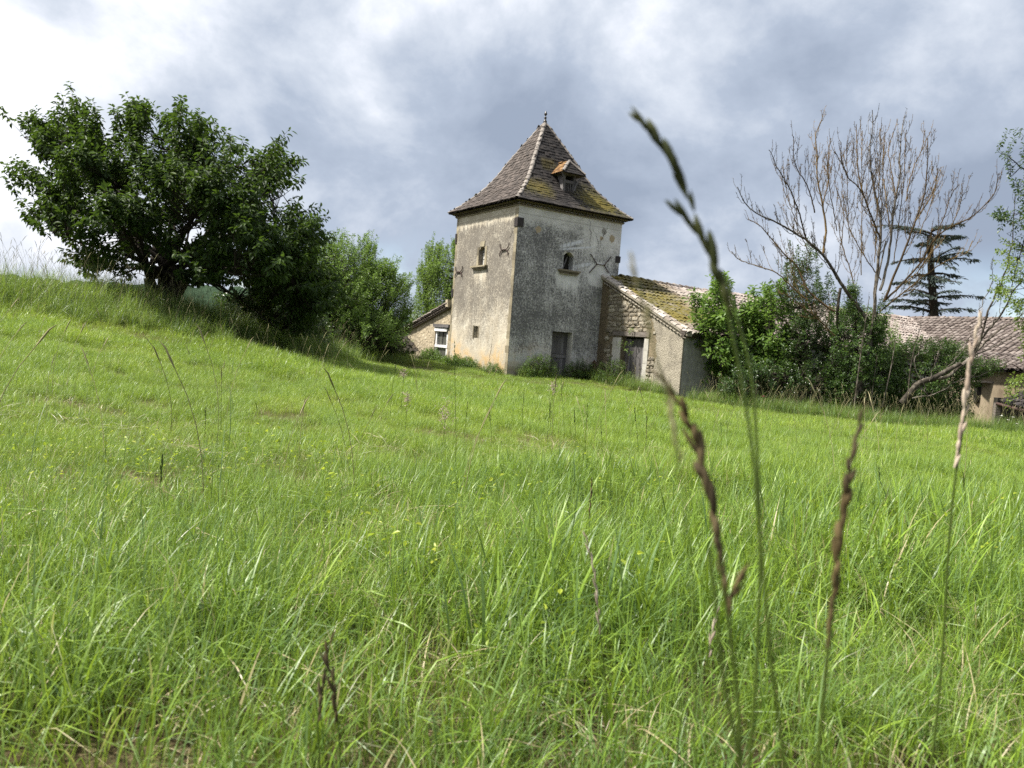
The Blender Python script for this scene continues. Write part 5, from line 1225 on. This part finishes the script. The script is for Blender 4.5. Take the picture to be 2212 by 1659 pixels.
def tuft(name, seed, m_, nb, rad, h, w, nseg, lean=(.15, .9), seedhead=0, flat=0.0):
    r = np.random.default_rng(seed); k = nseg + 1; s_ = np.linspace(0, 1, k)[None]
    a_ = r.uniform(0, 6.283, nb); ro = rad * np.sqrt(r.random(nb)); x0, y0 = ro * np.cos(r.uniform(0, 6.283, nb)), ro * np.sin(r.uniform(0, 6.283, nb))
    H = h * r.uniform(.45, 1.2, nb); ln = r.uniform(*lean, nb); dx, dy = np.cos(a_), np.sin(a_); kink = r.random(nb) < .22
    out = (ln * H)[:, None] * (s_ ** 1.8); zz = H[:, None] * (s_ - (.10 + .42 * ln * ln)[:, None] * s_ ** 2.6); zz = zz - np.where(kink, .55 * H, 0)[:, None] * np.clip(s_ - .55, 0, 1) * 1.6; out = out + np.where(kink, .45 * H, 0)[:, None] * np.clip(s_ - .55, 0, 1)
    zz = zz * (1 - flat) + .015; X = x0[:, None] + dx[:, None] * out; Y = y0[:, None] + dy[:, None] * out; C = np.stack([X, Y, zz], -1)
    tw = r.normal(0, .7, nb)[:, None] + r.normal(0, .9, nb)[:, None] * s_; sx, sy = -dy[:, None] * np.cos(tw) + dx[:, None] * np.sin(tw) * .6, dx[:, None] * np.cos(tw) + dy[:, None] * np.sin(tw) * .6; S = np.stack([sx, sy, np.sin(tw) * .5], -1)
    W = (w * r.uniform(.55, 1.35, nb))[:, None] * np.clip(.75 + .4 * s_ - 1.15 * s_ ** 2.2, .03, 1)
    V = np.stack([C + S * W[..., None] * .5, C - S * W[..., None] * .5], 2).reshape(-1, 3); i_ = (np.arange(nb)[:, None] * k + np.arange(nseg)[None]).reshape(-1, 1) * 2; F = i_ + np.array([[0, 1, 3, 2]])
    T = np.repeat(r.random(nb), 2 * k); hg_ = np.repeat(np.tile(s_, (nb, 1)).ravel(), 2); ms = [m_]; mi = np.zeros(len(F), int)
    if seedhead:
        b = MB(); 
        for q in range(seedhead):
            a2 = r.uniform(0, 6.283); l_ = h * r.uniform(1.0, 1.5); p0 = np.array([r.normal(0, rad * .5), r.normal(0, rad * .5), 0]); e = p0 + np.array([math.cos(a2) * l_ * .25, math.sin(a2) * l_ * .25, l_]); Q = bez(p0, p0 + np.array([0, 0, l_ * .6]), e, 6); b.tube(Q, .0016, 3, .5, cap=False)
            dd = nrm(e - Q[-2]); b.tube(np.array([e, e + dd * .03, e + dd * .08, e + dd * .13 + np.array([0, 0, -.02])]), [.0016, .0042, .0032, .0008], 4, .8, cap=False)
        F2 = np.concatenate([q for v_ in b.F.values() for q in v_]) + len(V); V2 = np.concatenate(b.V); V = np.concatenate([V, V2]); F = np.concatenate([F, F2]); T = np.concatenate([T, np.full(len(V2), .5)]); hg_ = np.concatenate([hg_, np.ones(len(V2))]); ms.append(m_seed2); mi = np.concatenate([mi, np.ones(len(F2), int)])
    me = mesh(name, V, F, ms, True, tint=T, mi=mi); at = me.attributes.new('hgt', 'FLOAT', 'POINT'); at.data.foreach_set('value', hg_.astype(np.float32)); return me


def scatter(name, label, cat, meshes, P, scl, rz, tilt=.12):
    """one object: instances of the tufts on ground points"""
    c = bpy.data.collections.new(name + ' pieces'); 
    for k, me in enumerate(meshes): c.objects.link(bpy.data.objects.new('%s_piece_%02d' % (name, k), me))
    me = bpy.data.meshes.new(name); n = len(P); me.vertices.add(n); me.vertices.foreach_set('co', P.astype(np.float32).ravel())
    at = me.attributes.new('scl', 'FLOAT_VECTOR', 'POINT'); at.data.foreach_set('vector', scl.astype(np.float32).ravel())
    rot = np.stack([rng.normal(0, tilt, n), rng.normal(0, tilt, n), rz], -1); at = me.attributes.new('rot', 'FLOAT_VECTOR', 'POINT'); at.data.foreach_set('vector', rot.astype(np.float32).ravel())
    at = me.attributes.new('pick', 'INT', 'POINT'); at.data.foreach_set('value', rng.integers(0, len(meshes), n).astype(np.int32))
    o = bpy.data.objects.new(name, me); COL.objects.link(o); tag(o, label, cat, None, 'stuff')
    ng = bpy.data.node_groups.new(name + ' nodes', 'GeometryNodeTree'); ng.interface.new_socket('Geometry', in_out='INPUT', socket_type='NodeSocketGeometry'); ng.interface.new_socket('Geometry', in_out='OUTPUT', socket_type='NodeSocketGeometry')
    N = ng.nodes; L = ng.links; gi = N.new('NodeGroupInput'); go = N.new('NodeGroupOutput'); ip = N.new('GeometryNodeInstanceOnPoints'); ci = N.new('GeometryNodeCollectionInfo')
    ci.inputs['Collection'].default_value = c; ci.inputs['Separate Children'].default_value = True; ci.inputs['Reset Children'].default_value = True
    m2p = N.new('GeometryNodeMeshToPoints'); L.new(gi.outputs[0], m2p.inputs[0]); L.new(m2p.outputs[0], ip.inputs['Points']); L.new(ci.outputs[0], ip.inputs['Instance']); ip.inputs['Pick Instance'].default_value = True
    for nm, ty, sk in (('scl', 'FLOAT_VECTOR', 'Scale'), ('rot', 'FLOAT_VECTOR', 'Rotation'), ('pick', 'INT', 'Instance Index')):
        a_ = N.new('GeometryNodeInputNamedAttribute'); a_.data_type = ty; a_.inputs['Name'].default_value = nm; L.new(a_.outputs['Attribute'], ip.inputs[sk])
    L.new(ip.outputs[0], go.inputs[0]); md = o.modifiers.new('scatter', 'NODES'); md.node_group = ng
    return o


def indoors(x, y):
    """inside a building footprint"""
    rx, ry = x - TC[0], y - TC[1]; u = rx * ta[0] + ry * ta[1]; v = rx * tb[0] + ry * tb[1]
    return ((u > -.05) & (u < 5) & (v > -.1) & (v < 9.4)) | ((u > BU - .1) & (u < 34) & (v > -4.85) & (v < .3)) | ((u > 0) & (u < 5) & (v > 4) & (v < 9.5))


def field(y0, y1, n, half=.84, x0=0, xmax=None):
    """random ground points ahead, evenly by area in a widening strip"""
    y = np.sqrt(rng.uniform(y0 * y0, y1 * y1, n)); x = (rng.uniform(-1, 1, n)) * (y * half + .6)
    k = ~indoors(x, y); return x[k], y[k]


def pts3(x, y): return np.stack([x, y, ground(x, y) - .01], -1)


def height_map(x, y): return .50 + 1.0 * patch(x, y, .55, 1.0) * (.45 + .8 * patch(x, y, 1.9, 4.0))


def S3(s): return np.stack([s * rng.uniform(.85, 1.15, len(s)), s * rng.uniform(.85, 1.15, len(s)), s], -1)


near = [tuft('near_tuft', 100 + k, m_gnear, 40, .075, .175, .0034, 5, (.05, .85)) for k in range(9)] + [tuft('near_tuft', 120 + k, m_gnear, 18, .06, .225, .0060, 6, (.1, .95)) for k in range(5)]
midt = [tuft('mid_tuft', 200 + k, m_grass, 54, .14, .19, .0044, 4, (.1, .95)) for k in range(9)]
fart = [tuft('far_tuft', 300 + k, m_grass, 60, .26, .24, .0085, 3, (.1, .9)) for k in range(8)]
tallt = [tuft('tall_tuft', 400 + k, m_tall, 46, .20, .72, .009, 6, (.15, .75), 1) for k in range(7)]
dead = [tuft('dead_tuft', 500 + k, m_thatch, 14, .12, .16, .004, 5, (.6, 1.3), 0, .45) for k in range(5)]

x, y = field(.25, 4.6, 7600, .9); k = patch(x, y, 2.6, .5) * .55 + patch(x, y, 6.0, 2.0) * .45 + rng.normal(0, .10, len(x)) > .28; x, y = x[k], y[k]; s = height_map(x, y) * (.75 + .25 * np.clip(y / 2, 0, 1)) * np.where(x < 0, .86, 1.05)
scatter('near_grass', 'lush green blades of meadow grass in the foreground', 'grass', near, pts3(x, y), S3(s), rng.uniform(0, 6.28, len(x)))
x, y = field(4.2, 13, 22000, .84); k = patch(x, y, 2.0, .5) * .55 + patch(x, y, 4.7, 2.0) * .45 + rng.normal(0, .10, len(x)) > .36; x, y = x[k], y[k]; s = height_map(x, y)
scatter('meadow_grass', 'sunlit meadow grass stretching towards the tower', 'grass', midt, pts3(x, y), S3(s), rng.uniform(0, 6.28, len(x)))
x, y = field(12, 40, 36000, .84); s = height_map(x, y) * np.interp(y, [12, 20, 26, 40], [.95, .78, .55, .6])
scatter('far_grass', 'bright far part of the meadow below the hedge and buildings', 'grass', fart, pts3(x, y), S3(s), rng.uniform(0, 6.28, len(x)))
x, y = field(.4, 7, 1500, .86); k = patch(x, y, 1.5, 2.0) > .52; x, y = x[k], y[k]
xn, yn = field(.4, 3.0, 380, .9); x, y = np.concatenate([x, xn]), np.concatenate([y, yn])
xr, yr = rng.normal(8.5, 2.6, 1500), rng.normal(14.5, 3.0, 1500); k = (patch(xr, yr, .9, 1.0) > .5) & (yr > 6) & (yr < 19.5); x, y = np.concatenate([x, xr[k]]), np.concatenate([y, yr[k]])
scatter('straw', 'dry straw lying flat between the green blades', 'straw', dead, pts3(x, y), S3(rng.uniform(.8, 1.4, len(x))), rng.uniform(0, 6.28, len(x)), .2)

# rank tall grass: left bank, under the cherry, along the bushes, at the walls
def cluster(px, py, sx, sy, n): return rng.normal(px, sx, n), rng.normal(py, sy, n)
TX, TY, TS_ = [], [], []
def tall_line(pts, n, wdt, s0, s1):
    P = polyl(np.array(pts, float), 60); q = rng.integers(0, 60, n); x = P[q, 0] + rng.normal(0, wdt, n); y = P[q, 1] + rng.normal(0, wdt, n); k = ~indoors(x, y)
    TX.append(x[k]); TY.append(y[k]); TS_.append(rng.uniform(s0, s1, k.sum()))
tall_line([(-13.5, 13.5), (-11.5, 14.8), (-9.9, 15.4), (-8.6, 15.6)], 420, .55, .75, 1.25)
tall_line([(-8.9, 14.4), (-7.8, 14.8), (-6.6, 15.6)], 120, .35, .5, .85)
tall_line([(-9.5, 17), (-8, 17.2), (-6.6, 18), (-5.8, 19.5), (-5.4, 21.5)], 420, .5, .6, 1.05)
tall_line([(-5.6, 22), (-5.7, 24.5), (-5.2, 27), (-4.2, 29.5)], 260, .45, .5, .95)
tall_line([(6.2, 24.2), (8, 23.4), (10, 22.2), (11.6, 21.0), (13.2, 20.0), (15.0, 19.2)], 620, .40, .6, 1.0)
tall_line([uvw(.5, -.35, 0)[:2], uvw(1.6, -.5, 0)[:2]], 60, .2, .5, .9); tall_line([uvw(2.9, -.5, 0)[:2], uvw(3.9, -.7, 0)[:2]], 70, .25, .55, .95)
tall_line([uvw(3.6, -1.2, 0)[:2], uvw(3.5, -3.0, 0)[:2], uvw(3.6, -4.6, 0)[:2]], 130, .3, .5, .95); tall_line([uvw(4.6, -5.2, 0)[:2], uvw(7, -5.4, 0)[:2]], 60, .2, .4, .7)
tall_line([uvw(-.5, 7, 0)[:2], uvw(-.6, 9.3, 0)[:2], uvw(-.2, 10.5, 0)[:2]], 90, .3, .4, .8)
x, y, s = map(np.concatenate, (TX, TY, TS_))
scatter('tall_grass', 'tall rank grass with seed heads on the bank and along the bushes', 'grass', tallt, pts3(x, y), S3(s), rng.uniform(0, 6.28, len(x)), .1)
x, y = field(3, 16, 360, .8); k = patch(x, y, .8, 5.0) > .45; x, y = x[k], y[k]
sparse = [tuft('stalk_tuft', 600 + k, m_tall, 5, .1, .40, .005, 6, (.1, .6), 1) for k in range(5)]
scatter('flowering_grass', 'scattered flowering grasses standing above the sward', 'grass', sparse, pts3(x, y), S3(rng.uniform(.8, 1.3, len(x))), rng.uniform(0, 6.28, len(x)), .1)

# small yellow-green weeds among the near blades
def weed(seed):
    r = np.random.default_rng(seed); P, D = [], []
    for q in range(4):
        a_ = r.uniform(0, 6.28); l_ = r.uniform(.12, .24)
        for s_ in np.linspace(.4, 1, 4): P.append((math.cos(a_) * l_ * s_ * .4 + r.normal(0, .01), math.sin(a_) * l_ * s_ * .4 + r.normal(0, .01), l_ * s_)); D.append((r.normal(), r.normal(), r.uniform(.1, .8)))
    P, D = np.array(P), np.array(D); n = len(P); L = r.uniform(.010, .020, n)
    V, F, T = leaf_geo(P, D, np.tile((0, 0, 1.), (n, 1)) + r.normal(0, .4, (n, 3)), L, L * .62, r.uniform(.05, .95, n)); return mesh('weed', V, F, m_yellow, tint=T)
weeds = [weed(700 + k) for k in range(5)]
x, y = field(.9, 4.2, 240, .8); k = (patch(x, y, 1.1, 3.0) * .6 + patch(x, y, 3.1, 1.0) * .4 > .50); x, y = x[k], y[k]
scatter('meadow_weeds', 'small yellow green weeds scattered among the near grass', 'weeds', weeds, pts3(x, y), S3(rng.uniform(.8, 1.5, len(x))), rng.uniform(0, 6.28, len(x)))

# ------------------------------------------------------------------ brambles, sapling and bits at the walls
def low_bush(name, label, cat, c, r, h, n, m_, leaf, tl=.45, nl=14):
    g_ = gpt(c[0], c[1]); e = empty(name, g_, label, cat); q = rng.normal(0, 1, (n, 3)); q = nrm(q) * rng.random((n, 1)) ** .4; q[:, 2] = np.abs(q[:, 2])
    P = g_ + q @ np.diag([r[0], r[1], h]); P[:, :2] = g_[:2] + q[:, 0:1] * ta[None, :2] * r[0] + q[:, 1:2] * tb[None, :2] * r[1]
    k = ~indoors(P[:, 0], P[:, 1]); P = P[k]; A, sg = crown(P, g_ + np.array([0, 0, -.3]), m_, leaf, nl, .28, up=.4, outw=.8, jit=.5, droop=.1, parent=e, tl=tl, name='leaves', tr=.003)
    limbs(e, g_, [g_], A, 6, .012, m_bark, sg, rt=.004)
low_bush('bramble', 'bramble patch under the white framed window', 'bramble', uvw(-.5, 5.6, 0), (.5, .9), .55, 260, m_bramble, .06, .55)
low_bush('bramble', 'low bramble trailing along the foot of the warm tower face', 'bramble', uvw(-.45, 3.0, 0), (.45, 1.7), .42, 330, m_bramble, .06, .5)
low_bush('bramble', 'darker bramble tuft at the near tower corner', 'bramble', uvw(-.25, .7, 0), (.35, .9), .38, 110, m_bramble, .05, .3)
low_bush('weed_clump', 'nettle clump against the grey tower face left of its door', 'weeds', uvw(1.1, -.55, 0), (.9, .45), .95, 330, m_bramble, .05, .3)
low_bush('weed_clump', 'weed clump covering the step of the grey tower door', 'weeds', uvw(2.9, -.65, 0), (.9, .45), .8, 300, m_bramble, .045, .3)
low_bush('weed_clump', 'tall weed clump in front of the barn door', 'weeds', uvw(3.45, -1.9, 0), (.55, 1.0), 1.0, 360, m_bramble, .045, .35)
low_bush('weed_clump', 'thin weeds at the foot of the roughcast barn corner', 'weeds', uvw(3.8, -4.4, 0), (.4, .7), .36, 90, m_bramble, .045, .45)
low_bush('weed_clump', 'leafy weeds along the grey side wall of the barn', 'weeds', uvw(6.2, -5.2, 0), (1.4, .35), .45, 150, m_bramble, .06, .45)
sp = uvw(3.85, -2.05, 0); sg_ = gpt(sp[0], sp[1]); e = empty('sapling', sg_, 'spindly sapling with a tuft of leaves before the barn door', 'sapling')
tops = [uvw(3.9, -1.85, .25), uvw(3.95, -2.1, .45), uvw(3.85, -2.25, .1), uvw(3.9, -2.0, .6)]
for q in tops: MB().tube(bez(sg_, (sg_ + q) / 2 + rng.normal(0, .12, 3), q, 8), np.linspace(.014, .005, 8), 4).build('stem', m_bark, e)
crown(np.array([tops[k % 4] + rng.normal(0, .10, 3) for k in range(9)]), sg_, m_elm, .085, 8, .22, parent=e, tl=.55, tr=.003)
# dead creeper on the grey barn wall
ck = uvw(7.0, -4.78, 0); cg2 = gpt(ck[0], ck[1]); e = empty('dead_creeper', cg2, 'leafless creeper climbing the grey cement wall of the barn', 'creeper'); b = MB()
for q in range(16):
    u_ = rng.uniform(6.2, 8.0); P = [uvw(u_, -4.80, BZ + .1)]
    for k in range(7): P.append(P[-1] + ta * rng.normal(0, .10) + np.array([0, 0, rng.uniform(.12, .26)]))
    P = np.array(P); b.tube(P, np.linspace(.009, .003, 8), 3, .5, cap=False)
    for k in range(5): j_ = int(rng.integers(1, 7)); b.tube(np.array([P[j_], P[j_] + ta * rng.normal(0, .16) + np.array([0, 0, rng.uniform(.02, .2)])]), [.004, .002], 3, .5, cap=False)
b.build('stems', m_bark, e)
rp = uvw(4.02, -.12, 0); rz_ = float(ground(rp[0], rp[1])); V = np.array([(x_ + .04 * (z_ > .4), y_ + .05 * z_, z_) for x_, y_, z_ in [(0, 0, 0), (.16, 0, 0), (.20, 0, .55), (.17, 0, .74), (.09, 0, .80), (.03, 0, .74), (0, 0, .5)]]); V = np.concatenate([V, V + np.array([0, -.012, 0])])
V = rp + np.array([0, 0, rz_]) + V[:, 0:1] * ta + V[:, 1:2] * -tb * 0 + V[:, 1:2] * tb + V[:, 2:3] * np.array([0, 0, 1.]) - ta * .18; n_ = 7
o = mk('rusty_plate', V, [np.array([[0, 1, 2, 3, 4, 5, 6]]), np.array([[13, 12, 11, 10, 9, 8, 7]]), np.array([(q, (q + 1) % n_, n_ + (q + 1) % n_, n_ + q) for q in range(n_)])], m_rust, None, loc=rp + np.array([0, 0, rz_])); tag(o, 'dark red rusted plate leaning in the angle of tower and barn', 'plate')

# flowers
m_pink, t = mat('pink petals'); t.out(t.bsdf((.62, .06, .28), .5, .3)); m_wh, t = mat('white petals'); t.out(t.bsdf((.75, .75, .70), .5, .3))
def flower(px, py, d_, m_, r, label, grp=None, h=.5):
    c = dep(px, py, d_); g_ = gpt(c[0], c[1]); e = empty('flower', g_, label, 'flower', grp); MB().tube(bez(g_, (g_ + c) / 2 + rng.normal(0, .03, 3), c, 6), .004, 4).build('stem', m_stem, e)
    n = 14; a_ = np.arange(n) * 2.4; D = np.stack([np.cos(a_), np.sin(a_), rng.uniform(.2, .9, n)], -1); V, F, T = leaf_geo(np.tile(c, (n, 1)), D, np.tile((0, 0, 1.), (n, 1)), np.full(n, r), np.full(n, r * .6), np.full(n, .5)); mk('petals', V, F, m_, e, tint=T)
flower(1648, 857, 22.3, m_pink, .055, 'single pink flower at the edge of the dark shrubs')
for px, py, lb_ in ((2178, 908, 'small white flower before the shed, second from the left of four'), (2196, 916, 'small white flower before the shed, lowest and farthest right'), (2163, 899, 'small white flower before the shed, farthest left of four'), (2188, 902, 'small white flower before the shed, just above the lowest one')): flower(px, py, 17.5, m_wh, .04, lb_, 'white flowers by the shed')

# ------------------------------------------------------------------ single grass stalks
def spike(b, P, n, ln, wd, two=True):
    """overlapping spikelets up an axis"""
    k = len(P); T = nrm(np.gradient(P, axis=0)); S = nrm(np.cross(T, np.array([.2, 1., .1])))
    for q in range(n):
        f_ = q / max(1, n - 1) * (k - 1.001) * .90; i_ = int(f_); p = P[i_] + (P[i_ + 1] - P[i_]) * (f_ - i_); sd = S[i_] * (1 if q % 2 else -1); tp = .55 + .45 * math.sin(math.pi * min(1, (q + 1.5) / (n + 1)))
        d_ = nrm(T[i_] + sd * rng.uniform(.02, .22) + rng.normal(0, .07, 3)); L = ln * tp * rng.uniform(.7, 1.3); w_ = wd * tp * rng.uniform(.65, 1.2)
        b.tube(np.array([p, p + d_ * L * .2, p + d_ * L * .55, p + d_ * L * .85, p + d_ * L]), np.array([.25, .8, 1, .6, .08]) * w_, 6, random.random(), cap=False)


def stalk(label, stem_px, d0, d1, r0, r1, heads, m_h, grp='tall grass stalks close to the camera', blades=()):
    q = np.array(stem_px, float); dd = np.linspace(d0, d1, len(q)); P = dep(q[:, 0], q[:, 1], dd); g_ = gpt(P[0][0], P[0][1]); P = np.concatenate([[g_], P]) if P[0][2] > g_[2] + .02 else P
    e = empty('grass_stalk', P[0], label, 'grass stalk', grp); S = polyl(P, 40); MB().tube(S, np.linspace(r0, r1, 40), 7, .5).build('stem', m_stem, e, smooth=True)
    for hp, n, ln, wd in heads:
        h_ = np.array(hp, float); H = polyl(dep(h_[:, 0], h_[:, 1], np.full(len(h_), d1)), 24); b = MB(); b.tube(H, np.linspace(r1 * 1.1, r1 * .4, 24), 5, .4); spike(b, H, n, ln, wd); b.build('seed_head', m_h, e, smooth=True)
    for bp, w_ in blades:
        h_ = np.array(bp, float); H = polyl(dep(h_[:, 0], h_[:, 1], np.full(len(h_), (d0 + d1) / 2)), 16); sd = np.array([1., .1, 0]); ww = w_ * np.clip(1 - np.linspace(0, 1, 16) ** 2.5, .04, 1); V = np.stack([H + sd * ww[:, None] * .5, H - sd * ww[:, None] * .5 + np.array([0, w_ * .2, 0])], 1).reshape(-1, 3)
        mk('blade', V, np.array([(2 * k, 2 * k + 1, 2 * k + 3, 2 * k + 2) for k in range(15)]), m_stem, e, tint=np.full(32, .7))
    return e
D0 = .52
stalk('tallest blurred seed stalk bending left in front of the barn sky', [(1695, 1659), (1668, 1450), (1645, 1200), (1622, 950), (1590, 760), (1552, 600), (1515, 500)], D0, D0, .0019, .0010,
      [([(1500, 455), (1478, 405), (1452, 350), (1420, 300), (1390, 268), (1368, 250)], 12, .024, .0029), ([(1582, 690), (1556, 610), (1530, 545), (1500, 495), (1470, 462), (1455, 448)], 10, .024, .0031)], m_dkseed)
stalk('thick bright green grass stem beside the tallest stalk', [(1600, 1659), (1560, 1450), (1545, 1300), (1530, 1180)], .47, .47, .0030, .0012, [], m_stem)
stalk('green blade-like stem just right of the tallest stalk', [(1640, 1100), (1634, 950), (1622, 800), (1580, 640), (1572, 600)], .60, .60, .0020, .0010, [], m_stem)
stalk('blurred brown twisted seed stalk left of the tallest one', [(1600, 1659), (1592, 1500), (1570, 1320), (1552, 1200)], .56, .56, .0022, .0014,
      [([(1575, 1330), (1555, 1200), (1538, 1090), (1512, 1000), (1495, 930), (1462, 862), (1440, 830), (1422, 780)], 20, .024, .0033), ([(1570, 1300), (1585, 1275), (1605, 1240)], 4, .018, .002)], m_seed)
stalk('thin faint seed stalk rising over the barn door', [(1476, 1080), (1462, 980), (1438, 850), (1425, 800), (1408, 730), (1395, 660), (1380, 610)], .40, .40, .0006, .0004, [([(1470, 1000), (1450, 900), (1440, 840)], 7, .013, .0012), ([(1404, 740), (1396, 680), (1386, 640)], 5, .012, .0010), ([(1376, 620), (1370, 590), (1366, 565)], 5, .010, .0009)], m_seed2)
stalk('blurred brown seed stalk standing alone at the right', [(1780, 1500), (1790, 1390), (1800, 1300), (1815, 1180)], .58, .58, .0020, .0013, [([(1788, 1400), (1800, 1290), (1812, 1180), (1826, 1080), (1838, 1000), (1852, 930), (1866, 885), (1870, 868)], 20, .022, .0031)], m_seed)
stalk('pale pinkish seed stalk at the far right in front of the outbuilding', [(2040, 1350), (2048, 1200), (2060, 1060), (2075, 960), (2090, 850)], .95, .95, .0019, .0012, [([(2062, 1010), (2078, 920), (2090, 830), (2100, 760), (2112, 710), (2122, 665)], 18, .026, .0028)], m_seedp)
stalk('short brown seed stalk low in the left foreground', [(735, 1659), (728, 1540), (715, 1450)], .95, .95, .0016, .001, [([(726, 1560), (718, 1470), (708, 1420), (716, 1375)], 9, .026, .0030)], m_seed)
stalk('second brown seed stalk just left of the short one', [(690, 1650), (688, 1540), (700, 1480)], 1.0, 1.0, .0016, .001, [([(688, 1560), (694, 1500), (702, 1450)], 7, .024, .0028)], m_seed)
stalk('pale slender seed stalk in the middle foreground', [(1310, 1500), (1300, 1400), (1292, 1320)], 1.35, 1.35, .0014, .0009, [([(1296, 1370), (1290, 1290), (1280, 1220), (1268, 1170), (1260, 1140)], 12, .026, .0024)], m_seedp)
stalk('small dark tipped seed stalk behind the pale slender one', [(1272, 1180), (1273, 1120)], 2.4, 2.4, .0015, .001, [([(1273, 1120), (1276, 1070), (1279, 1035)], 8, .026, .0030)], m_seed)
stalk('thin brown seed stalk leaning right near the bottom', [(1490, 1500), (1520, 1450), (1535, 1390)], 1.2, 1.2, .0012, .0008, [([(1532, 1420), (1540, 1360), (1552, 1320)], 6, .022, .0022)], m_seedp)
STEMS = ['dark flowering stem left of the midline of the meadow, below the hedge', 'dark flowering stem in the meadow just below the lean-to', 'tallest dark flowering stem, crossing the foot of the lean-to window', 'short dark stem right of the tallest stem below the tower', 'dark stem below the grey tower face, left of its door', 'dark stem below the grey door of the tower', 'dark stem between the tower door and the barn door, low in the meadow', 'dark stem below the barn door, left of the thin faint stalk', 'dark stem directly under the roughcast corner of the barn', 'dark stem in the left meadow below the bank', 'nearest dark stem at the far left of the foreground', 'dark stem leaning in the left middle meadow', 'short dark stem in the meadow in line with the barn door', 'small far stem just in front of the weeds at the grey tower wall', 'small far stem in front of the near tower corner', 'dark stem just left of the pale pinkish stalk at the right', 'dark stem right of the lone brown stalk, nearer the camera', 'dark stem between the lone brown stalk and the pale pinkish stalk', 'faint dark stem below the foot of the hedge', 'faint dark stem below the warm tower face']
for k, (px, pt, pb, d_) in enumerate(((443, 880, 1000, 5.5), (850, 785, 880, 8), (983, 735, 985, 4.6), (1006, 865, 985, 6.5), (1185, 868, 985, 6.2), (1243, 880, 1010, 5.8), (1266, 872, 1010, 6), (1375, 868, 1010, 6.2), (1396, 892, 1010, 6.6), (345, 985, 1170, 3.0), (218, 1150, 1300, 2.3), (472, 1005, 1120, 4.0), (1300, 905, 1020, 6.0), (1215, 820, 940, 7.5), (1130, 842, 930, 8.0), (2085, 1020, 1160, 4.2), (1960, 1110, 1260, 3.0), (1905, 1010, 1130, 4.5), (560, 870, 960, 7.5), (1060, 880, 980, 6.5))):
    dxk = rng.normal(0, 8); tb0 = (px - dxk * .6, pb); e = stalk(STEMS[k], [tb0, (px - dxk * .2, (pb + pt) / 2), (px + dxk * .3, pt + (pb - pt) * .22)], d_, d_, .0022, .0014, [([(px + dxk * .3, pt + (pb - pt) * .30), (px + dxk * .42, pt + (pb - pt) * .14), (px + dxk * .6, pt)], 8, .030, .0040)], m_stem, 'dark flowering grass stems in the meadow')
# pinkish loose panicles
for k, (px, py, d_) in enumerate(((962, 895, 6.0), (872, 808, 9.0), (880, 862, 7.0), (1195, 838, 8.0))):
    c = dep(px, py, d_); g_ = gpt(c[0], c[1]); e = empty('grass_panicle', g_, ('fluffy pinkish grass panicle standing out in the mid meadow', 'faint pink panicle far out left of the tower corner', 'pale pink panicle half sunk in the sward', 'small pink panicle below the tower corner')[k], 'grass panicle', 'pink panicles'); MB().tube(np.array([g_, c]), .002, 4).build('stem', m_stem, e); b = MB(); sc = (1, .6, .5, .5)[k]
    for q in range(60): 
        o_ = rng.normal(0, 1, 3) * np.array([.035, .035, .06]) * sc; p = c + o_; b.tube(np.array([p, p + rng.normal(0, .008, 3), p + rng.normal(0, .014, 3)]), [.001, .0028, .0005], 4, random.random(), cap=False)
    b.build('seed_head', m_seedp, e)
